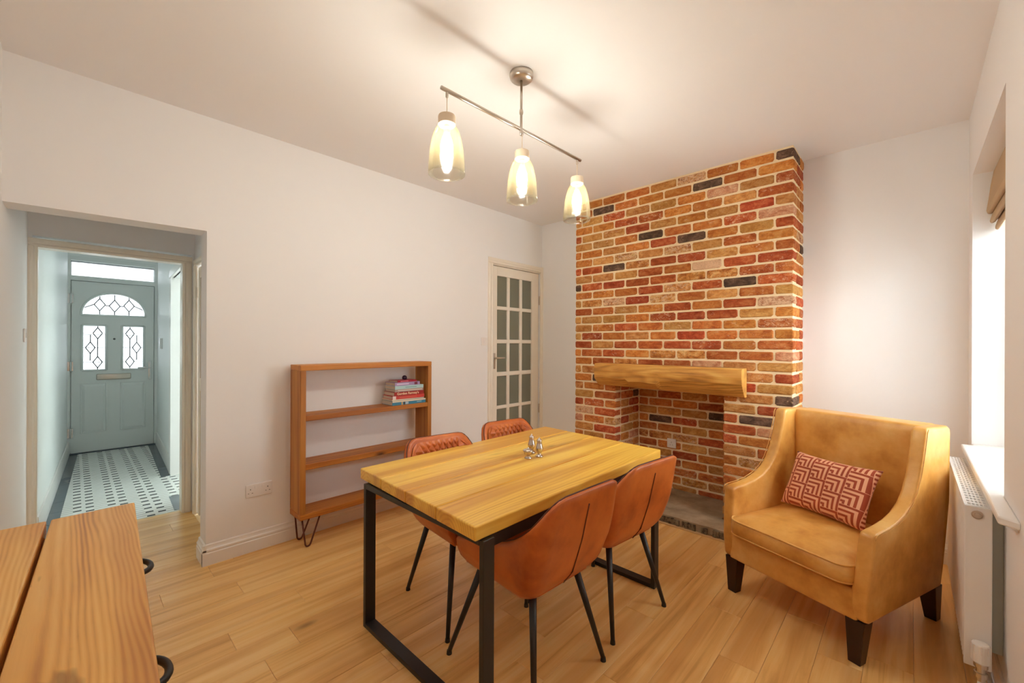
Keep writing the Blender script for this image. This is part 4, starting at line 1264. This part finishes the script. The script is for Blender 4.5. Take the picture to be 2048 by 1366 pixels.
def make_chair(label):
    t = thing('dining_chair', label, 'chair', group='leather dining chairs round the table')
    # outer shell with rolled rim and closed underside
    bm = bmesh.new()
    ns, nt = 64, 14
    g = []
    for i in range(ns + 1):
        s = -1 + 2 * i / ns
        col = []
        f, l, z = shell_pt(s, 0.0)
        col.append(bm.verts.new((0.26 + (f - 0.26) * 0.72, l * 0.72, 0.378)))
        for j in range(nt + 1):
            col.append(bm.verts.new(shell_pt(s, j / nt)))
        # roll over the rim to the inside
        zr = rim(s)
        for ins, dz in ((0.006, 0.008), (0.016, 0.010), (0.026, 0.004)):
            f, l = upath(zr, s, ins); col.append(bm.verts.new((f, l, zr + dz)))
        for j in range(nt, 0, -1):
            col.append(bm.verts.new(shell_pt(s, 0.12 + 0.86 * j / nt, 0.030)))
        g.append(col)
    fs = []
    for a, b in zip(g, g[1:]):
        for j in range(len(a) - 1): fs.append(bm.faces.new((a[j], b[j], b[j + 1], a[j + 1])))
    fs.append(bm.faces.new([c[0] for c in g]))
    fs.append(bm.faces.new(g[0])); fs.append(bm.faces.new(g[-1][::-1]))
    bmesh.ops.recalc_face_normals(bm, faces=fs)
    obj('shell', bm, M_CHAIR, t, local=True, smooth=True)
    # quilted pad on the inside of the back
    bm = bmesh.new()
    n1, n2 = 170, 60
    g = []
    for i in range(n1 + 1):
        s = -0.60 + 1.2 * i / n1
        col = []
        for j in range(n2 + 1):
            u = j / n2
            tt = 0.26 + 0.735 * u
            f, l, z = shell_pt(s, tt, 0.034)
            arc = s * 0.46                                       # metres along the pad
            a1 = arc / 0.050 + z / 0.062; a2 = arc / 0.050 - z / 0.062
            q = 2 * min(abs(a1 - round(a1)), abs(a2 - round(a2)))
            edge_ = min(1.0, 18 * min(u, 1 - u), 10 * min(i / n1, 1 - i / n1))
            h = (0.016 * min(1, q * 1.25) ** 0.6 + 0.002) * edge_
            f2, l2, z2 = shell_pt(s, tt, 0.034 + h)
            col.append(bm.verts.new((f2, l2, z2)))
        g.append(col)
    for a, b in zip(g, g[1:]):
        for j in range(n2): bm.faces.new((a[j], a[j + 1], b[j + 1], b[j]))
    bmesh.ops.recalc_face_normals(bm, faces=bm.faces)
    obj('quilted_back_pad', bm, M_CHAIR, t, local=True, smooth=True)
    # seat pad
    bm = bmesh.new()
    rings = []
    N = 40
    def outline(sc_, z):
        pts = []
        for i in range(N + 1):
            s = -1 + 2 * i / N
            f, l = upath(0.45, s, 0.032)
            pts.append((0.25 + (f - 0.25) * sc_, l * sc_, z))
        # rounded front
        fl, ll = pts[-1][0], pts[-1][1]
        for a in (0.25, 0.5, 0.75):
            pts.append((fl + 0.018 * math.sin(a * math.pi) * sc_, ll * (1 - 2 * a), z))
        return pts
    for sc_, z in ((0.90, 0.392), (1.0, 0.405), (1.0, 0.445), (0.97, 0.462), (0.85, 0.472), (0.55, 0.468), (0.2, 0.464)):
        rings.append([bm.verts.new(p) for p in outline(sc_, z)])
    fs = []
    for a, b in zip(rings, rings[1:]):
        n = len(a)
        for j in range(n): fs.append(bm.faces.new((a[j], a[(j + 1) % n], b[(j + 1) % n], b[j])))
    fs.append(bm.faces.new(rings[0][::-1])); fs.append(bm.faces.new(rings[-1]))
    bmesh.ops.recalc_face_normals(bm, faces=fs)
    obj('seat', bm, M_CHAIR, t, local=True, smooth=True)
    # piping along the rim and the two seams down the back
    bm = bmesh.new()
    pts = []
    for i in range(81):
        s = -1 + 2 * i / 80
        zr = rim(s); f, l = upath(zr, s, 0.012)
        pts.append((f, l, zr + 0.009))
    tube(bm, pts, 0.0035, 6)
    obj('piping', bm, M_CHAIRD, t, local=True, smooth=True)
    bm = bmesh.new()
    pts = []
    for j in range(18):
        u = 0.02 + 0.84 * j / 17
        z = 0.392 + (0.808 - 0.392) * u
        f, l = upath(z, 0.0)
        pts.append((f - 0.0006, 0.0, z))
    tube(bm, pts, 0.0030, 6)
    obj('seam', bm, M_CHAIRD, t, local=True, smooth=True)
    for sd in (-1, 1):
        for (f0, l0, f1, l1) in ((0.085, 0.135, 0.0, 0.215), (0.375, 0.150, 0.485, 0.240)):
            a = Vector((f0, sd * l0, 0.385)); b = Vector((f1, sd * l1, 0.012))
            bm = bmesh.new(); tube(bm, [a, b], [0.0155, 0.0095], 12)
            lg = obj('leg', bm, M_BLACK, t, local=True, smooth=True)
            bm = bmesh.new(); tube(bm, [(f1, sd * l1, 0.016), (f1, sd * l1, 0.0)], [0.0105, 0.012], 12)
            obj('foot_cap', bm, M_BLACK, lg, local=True)
    return t


def copy_tree(o, parent=None):
    c = o.copy(); COL.objects.link(c)
    if parent is not None: c.parent = parent
    for ch in list(o.children): copy_tree(ch, c)
    return c


chair0 = make_chair('cognac leather dining chair in the right foreground, back to the viewer')
chair0.location = (-0.959, 1.353, 0); chair0.rotation_euler = (0, 0, R(177.3))
for lab, loc, a in (('cognac leather dining chair on the near side of the table beside the fireplace', (-0.947, 1.90, 0), 173.4),
                    ('cognac leather dining chair tucked in next to the shelf unit, quilted back showing', (-1.964, 1.485, 0), -8.4),
                    ('cognac leather dining chair tucked in before the glazed door, quilted back showing', (-2.03, 2.125, 0), -8.0)):
    c = copy_tree(chair0)
    c.location = loc; c.rotation_euler = (0, 0, R(a)); c['label'] = lab

# ------------------------------------------------------------------ armchair
ac = thing('armchair', 'tan leather armchair with winged back and dark wooden legs', 'armchair', (-0.309, 2.743, 0), R(-21.0))
AP = [(-0.340, 0.180), (-0.372, 0.195), (-0.378, 0.30), (-0.366, 0.42), (-0.350, 0.545), (-0.340, 0.562), (-0.318, 0.567), (-0.25, 0.572), (-0.17, 0.584), (-0.10, 0.606), (-0.04, 0.642), (0.005, 0.690), (0.040, 0.755), (0.066, 0.83), (0.086, 0.90), (0.098, 0.952), (0.108, 0.966), (0.125, 0.971), (0.325, 0.966), (0.345, 0.955), (0.352, 0.93), (0.345, 0.6), (0.330, 0.30), (0.322, 0.195), (0.31, 0.180)]
for sd in (-1, 1):
    bm = bmesh.new()
    A = []; Bv = []
    for v_, z_ in AP:
        uo = 0.332 + 0.022 * min(1, max(0, (z_ - 0.18) / 0.35)) - 0.006 * max(0, v_) / 0.33
        ui = uo - 0.062
        A.append(bm.verts.new((sd * uo, v_, z_))); Bv.append(bm.verts.new((sd * ui, v_, z_)))
    n = len(A)
    fs = [bm.faces.new(A), bm.faces.new(Bv[::-1])]
    for i in range(n): fs.append(bm.faces.new((A[i], A[(i + 1) % n], Bv[(i + 1) % n], Bv[i])))
    bmesh.ops.recalc_face_normals(bm, faces=fs)
    o = obj('arm', bm, M_TAN, ac, local=True, bevel=0.014, seg=4, angle=60, smooth=True)
    # stitched edge line on the front of the arm
    bm = bmesh.new()
    uo = sd * (0.350)
    tube(bm, [(sd * 0.354, v_ - 0.001, z_) for v_, z_ in AP[4:17]], 0.0022, 5)
    obj('arm_seam', bm, M_TAN, o, local=True, smooth=True)
bm = bmesh.new()
# back: padded slab
NU, NV = 16, 16
fr_, bk = [], []
for i in range(NU + 1):
    u = -0.296 + 0.592 * i / NU
    ru, rb = [], []
    for j in range(NV + 1):
        t = j / NV
        z = 0.36 + (0.968 - 0.36) * t
        bul = 0.022 * (1 - (2 * i / NU - 1) ** 4) * math.sin(math.pi * min(1, t * 1.05)) ** 0.6
        v_ = 0.205 - 0.012 * t - bul + (0.012 if t > 0.97 else 0)
        ru.append(bm.verts.new((u, v_, z)))
        rb.append(bm.verts.new((u, 0.345 if t > 0.3 else 0.33, z)))
    fr_.append(ru); bk.append(rb)
fs = []
for i in range(NU):
    for j in range(NV):
        fs.append(bm.faces.new((fr_[i][j], fr_[i + 1][j], fr_[i + 1][j + 1], fr_[i][j + 1])))
        fs.append(bm.faces.new((bk[i][j], bk[i][j + 1], bk[i + 1][j + 1], bk[i + 1][j])))
    fs.append(bm.faces.new((fr_[i][NV], fr_[i + 1][NV], bk[i + 1][NV], bk[i][NV])))
    fs.append(bm.faces.new((fr_[i][0], bk[i][0], bk[i + 1][0], fr_[i + 1][0])))
for col in (0, NU):
    for j in range(NV): fs.append(bm.faces.new((fr_[col][j], fr_[col][j + 1], bk[col][j + 1], bk[col][j])))
bmesh.ops.recalc_face_normals(bm, faces=fs)
obj('backrest', bm, M_TAN, ac, local=True, bevel=0.012, seg=3, angle=50, smooth=True)
bm = bmesh.new()
box(bm, -0.300, 0.300, -0.374, -0.30, 0.182, 0.314)
obj('front_rail', bm, M_TAN, ac, local=True, bevel=0.012, seg=3, smooth=True)
bm = bmesh.new(); box(bm, -0.29, 0.29, -0.31, 0.325, 0.185, 0.312)
obj('seat_base', bm, M_TAN, ac, local=True)
bm = bmesh.new(); box(bm, -0.29, 0.29, 0.318, 0.346, 0.185, 0.5)
obj('back_panel', bm, M_TAN, ac, local=True, bevel=0.006)
# seat cushion
def puffy(bm, hu, v0, v1, z0, z1, dome, n=14, rc=0.06):
    """cushion block with rounded plan corners and a domed top"""
    cv, hv = (v0 + v1) / 2, (v1 - v0) / 2
    ring = []
    for (sx_, sy_) in ((1, 1), (-1, 1), (-1, -1), (1, -1)):
        a0 = {(1, 1): 0, (-1, 1): 90, (-1, -1): 180, (1, -1): 270}[(sx_, sy_)]
        for k_ in range(7):
            a = R(a0 + 15 * k_)
            ring.append((sx_ * (hu - rc) + rc * math.cos(a), cv + sy_ * (hv - rc) + rc * math.sin(a)))
    lv = [(-0.10, 0.90, 0), (0.0, 0.985, 0), (0.03, 1.0, 0), (0.5, 1.014, 0), (0.985, 1.0, 0), (1.0, 0.985, 0.0)] 
    rings = []
    for t, s_, _ in lv:
        rings.append([bm.verts.new((x * s_, cv + (y - cv) * s_, z0 + (z1 - z0) * t)) for x, y in ring])
    for s_ in (0.94, 0.85, 0.7, 0.5, 0.25):
        rings.append([bm.verts.new((x * s_, cv + (y - cv) * s_, z1 + dome * (1 - s_ ** 2.6))) for x, y in ring])
    fs = []
    for a, b in zip(rings, rings[1:]):
        m_ = len(a)
        for j in range(m_): fs.append(bm.faces.new((a[j], a[(j + 1) % m_], b[(j + 1) % m_], b[j])))
    fs.append(bm.faces.new(rings[0][::-1])); fs.append(bm.faces.new(rings[-1]))
    bmesh.ops.recalc_face_normals(bm, faces=fs)
    return ring


bm = bmesh.new()
ring = puffy(bm, 0.286, -0.412, 0.20, 0.334, 0.412, 0.045)
cu = obj('seat_cushion', bm, M_TAN, ac, local=True, smooth=True)
for z in (0.412, 0.337):
    bm = bmesh.new(); tube(bm, [(x, y, z) for x, y in ring], 0.0042, 6, closed=True)
    obj('piping', bm, M_TAN, cu, local=True, smooth=True)
for sd in (-1, 1):
    for v_, sp in ((-0.335, -0.012), (0.295, 0.040)):
        bm = bmesh.new()
        tx, bx_ = 0.036, 0.023
        cu0, cu1 = sd * 0.290, sd * 0.288
        hexa(bm, [(cu1 - bx_, v_ + sp - bx_, 0.0), (cu1 + bx_, v_ + sp - bx_, 0.0), (cu1 + bx_, v_ + sp + bx_, 0.0), (cu1 - bx_, v_ + sp + bx_, 0.0)],
             [(cu0 - tx, v_ - tx, 0.188), (cu0 + tx, v_ - tx, 0.188), (cu0 + tx, v_ + tx, 0.188), (cu0 - tx, v_ + tx, 0.188)])
        obj('leg', bm, M_DKWOOD, ac, local=True, bevel=0.003)

# patterned velvet cushion
k = NT('maze_velvet')
tc = k.n('ShaderNodeTexCoord'); sx = k.n('ShaderNodeSeparateXYZ'); k.set(sx.inputs[0], tc.outputs['Object'])
T = 0.088
ux = k.math('DIVIDE', k.math('ADD', sx.outputs[0], 2.0), T)
cellx = k.math('FLOOR', ux)
uy = k.math('ADD', k.math('DIVIDE', k.math('ADD', sx.outputs[1], 2.0), T), k.math('MULTIPLY', cellx, 0.5))
a = k.math('FRACT', ux); b = k.math('FRACT', uy)
m = k.math('MAXIMUM', a, b)
st = k.math('GREATER_THAN', k.math('FRACT', k.math('ADD', k.math('MULTIPLY', m, 4.0), 0.1)), 0.52)
vz = k.coords((1, 1, 1), rnd=False)
nn = k.noise(vz, 5, 3)
c1 = k.mix(nn, S(150, 52, 26), S(178, 78, 40)); c2 = k.mix(nn, S(236, 168, 124), S(244, 190, 154))
k.set(k.b.inputs['Base Color'], k.mix(st, c2, c1))
k.b.inputs['Roughness'].default_value = 0.7
k.b.inputs['Sheen Weight'].default_value = 0.6
k.b.inputs['Sheen Roughness'].default_value = 0.35
k.b.inputs['Sheen Tint'].default_value = S(250, 214, 190)
k.bump(k.math('MULTIPLY', st, -1.0), 0.35, 0.002)
M_MAZE = k.m
bm = bmesh.new()
N = 28
HW_, HH_, TH_ = 0.218, 0.156, 0.062
top, bot = [], []
for i in range(N + 1):
    rt, rb = [], []
    for j in range(N + 1):
        x = -1 + 2 * i / N; y = -1 + 2 * j / N
        pin = 1 - 0.085 * (1 - x * x) * (abs(y) ** 3) - 0.0
        pin2 = 1 - 0.085 * (1 - y * y) * (abs(x) ** 3)
        h = TH_ * ((1 - x ** 4) * (1 - y ** 4)) ** 0.55
        wr = 0.004 * math.sin(6 * x + 3 * y) * (1 - x * x) * (1 - y * y)
        X, Yy = x * HW_ * pin2, y * HH_ * pin
        rt.append(bm.verts.new((X, Yy, h + wr)))
        rb.append(rt[-1] if (i in (0, N) or j in (0, N)) else bm.verts.new((X, Yy, -h * 0.8 + wr)))
    top.append(rt); bot.append(rb)
for i in range(N):
    for j in range(N):
        bm.faces.new((top[i][j], top[i + 1][j], top[i + 1][j + 1], top[i][j + 1]))
        f4 = (bot[i][j], bot[i][j + 1], bot[i + 1][j + 1], bot[i + 1][j])
        try: bm.faces.new(f4)
        except ValueError: pass
bmesh.ops.recalc_face_normals(bm, faces=bm.faces)
pil = obj('cushion', bm, M_MAZE, smooth=True)
tag(pil, 'rust and peach maze-patterned velvet cushion on the armchair seat', 'cushion')
# lean it against the back of the armchair
PIL_C = Vector((-0.318, 2.768, 0.598))
ex = Vector((math.cos(R(-28)), math.sin(R(-28)), 0.0)); ex = (ex + Vector((0, 0, 0.012))).normalized()
back = Vector((-math.sin(R(-28)), math.cos(R(-28)), 0))
tilt = R(26)
ey = (Vector((0, 0, 1)) * math.cos(tilt) + back * math.sin(tilt)); ey = (ey - ex * ey.dot(ex)).normalized()
ez = ex.cross(ey)
pil.matrix_world = Matrix.Translation(PIL_C) @ Matrix((ex, ey, ez)).transposed().to_4x4()

# ------------------------------------------------------------------ sideboard in the foreground
sb = thing('sideboard', 'rustic pine sideboard with a gapped plank top in the left foreground', 'sideboard', (-1.2, -0.05, 0))
ZS = 0.83
sb_pts = dict(fl=(-1.836, 0.139), gl=(-1.828, -0.048), bl=(-1.834, -0.226), fr=(-0.42, 0.075), gr=(-0.42, -0.108), br=(-0.42, -0.226))
def sbplank(a, b, c, d, z1):
    q = [a, b, c, d]
    mx, my = sum(p[0] for p in q) / 4, sum(p[1] for p in q) / 4
    bm = bmesh.new(); hexa(bm, [(p[0] - mx, p[1] - my, ZS - 0.042) for p in q], [(p[0] - mx, p[1] - my, z1) for p in q])
    bmesh.ops.recalc_face_normals(bm, faces=bm.faces)
    o = obj('top_plank', bm, M_SIDE, sb, local=True, bevel=0.004, seg=2)
    o.location = (mx + 1.2, my + 0.05, 0)
P_ = sb_pts
sbplank((P_['gl'][0], P_['gl'][1] + 0.004), (P_['gr'][0], P_['gr'][1] + 0.004), P_['fr'], P_['fl'], ZS)
sbplank(P_['bl'], P_['br'], (P_['gr'][0], P_['gr'][1] - 0.005), (P_['gl'][0], P_['gl'][1] - 0.005), ZS - 0.001)
obj('carcass', B((-1.80, -0.45, -0.218, 0.055, 0.10, ZS - 0.044)), M_SIDE, sb)
def frontline(x): return P_['fl'][1] + (P_['fr'][1] - P_['fl'][1]) * (x - P_['fl'][0]) / (P_['fr'][0] - P_['fl'][0])
for x in (-1.76, -0.49):
    for y in (-0.17, 0.02):
        obj('leg', B((x - 0.03, x + 0.03, y - 0.03, y + 0.03, 0, 0.10)), M_SIDE, sb)
for xa, xb, hx in ((-1.80, -1.36, -1.625), (-1.355, -0.91, -1.085), (-0.905, -0.45, -0.68)):
    bm = bmesh.new()
    ya, yb = frontline(xa) - 0.012, frontline(xb) - 0.012
    hexa(bm, [(xa, 0.055, 0.52), (xb, 0.055, 0.52), (xb, yb, 0.52), (xa, ya, 0.52)], [(xa, 0.055, 0.78), (xb, 0.055, 0.78), (xb, yb, 0.78), (xa, ya, 0.78)])
    dr = obj('drawer_front', bm, M_SIDE, sb, bevel=0.003)
    yh = frontline(hx) - 0.012
    pts = []
    for i in range(15):
        a_ = math.pi * i / 14
        pts.append((hx - 0.052 * math.cos(a_), yh - 0.004 + 0.046 * math.sin(a_) ** 0.8, 0.70 - 0.006 * math.sin(a_)))
    bm = bmesh.new(); tube(bm, pts, [0.0075] * 15, 8)
    obj('pull_handle', bm, M_IRON, dr, smooth=True)

# ------------------------------------------------------------------ pendant light
pd = thing('pendant_light', 'brushed nickel bar light with three amber glass shades over the table', 'pendant light', (-1.440, 1.570, ZC))
ZBAR = 2.449
bm = bmesh.new(); lathe(bm, [(0.060, 0.0), (0.061, -0.012), (0.058, -0.026), (0.050, -0.034), (0.020, -0.037), (0.006, -0.037)], (-1.440, 1.570, ZC), 32)
obj('ceiling_rose', bm, M_NICKEL, pd, smooth=True)
bm = bmesh.new(); tube(bm, [(-1.440, 1.570, ZC - 0.035), (-1.440, 1.570, ZBAR + 0.05)], 0.0065, 12)
obj('rod', bm, M_NICKEL, pd, smooth=True)
bm = bmesh.new(); lathe(bm, [(0.006, 0.10), (0.0095, 0.095), (0.0105, 0.085), (0.0095, 0.075), (0.0065, 0.07), (0.0065, 0.0), (0.0075, -0.012), (0.0075, -0.032), (0.004, -0.034)], (-1.440, 1.570, ZBAR), 16)
obj('joint_collar', bm, M_NICKEL, pd, smooth=True)
b0, b1 = Vector((-1.458, 1.082, ZBAR)), Vector((-1.430, 2.082, ZBAR))
bm = bmesh.new(); tube(bm, [b0, b1], 0.0085, 14)
obj('bar', bm, M_NICKEL, pd, smooth=True)
for (x, y) in ((-1.459, 1.114), (-1.446, 1.584), (-1.433, 2.052)):
    bm = bmesh.new(); lathe(bm, [(0.0065, 0.004), (0.0065, -0.028), (0.003, -0.030)], (x, y, ZBAR), 14)
    dp = obj('drop', bm, M_NICKEL, pd, smooth=True)
    bm = bmesh.new(); tube(bm, [(x, y, ZBAR - 0.028), (x, y, 2.338)], 0.0018, 6)
    obj('cord', bm, plain('clear_cord', S(226, 206, 176), 0.4), dp)
    bm = bmesh.new(); lathe(bm, [(0.012, 2.340), (0.036, 2.340), (0.038, 2.334), (0.037, 2.302), (0.034, 2.298)], (x, y, 0), 28)
    obj('lamp_cap', bm, plain('whitewashed_cap', S(226, 206, 180), 0.5), dp, smooth=False)
    bm = bmesh.new(); lathe(bm, [(0.034, 2.301), (0.042, 2.293), (0.054, 2.272), (0.064, 2.240), (0.072, 2.200), (0.077, 2.150), (0.080, 2.100), (0.0795, 2.086), (0.0775, 2.085), (0.0775, 2.100), (0.0745, 2.150), (0.0695, 2.200), (0.0615, 2.240), (0.0515, 2.272), (0.040, 2.291), (0.032, 2.299)], (x, y, 0), 36, False, False)
    obj('glass_shade', bm, M_AMBER, dp, smooth=True)
    bm = bmesh.new(); lathe(bm, [(0.014, 2.300), (0.014, 2.268), (0.012, 2.262)], (x, y, 0), 14)
    obj('bulb_holder', bm, M_NICKEL, dp, smooth=True)
    bm = bmesh.new(); lathe(bm, [(0.011, 2.264), (0.014, 2.255), (0.022, 2.235), (0.0265, 2.21), (0.0270, 2.19), (0.022, 2.165), (0.012, 2.150), (0.002, 2.147)], (x, y, 0), 20)
    obj('bulb', bm, M_BULB, dp, smooth=True)
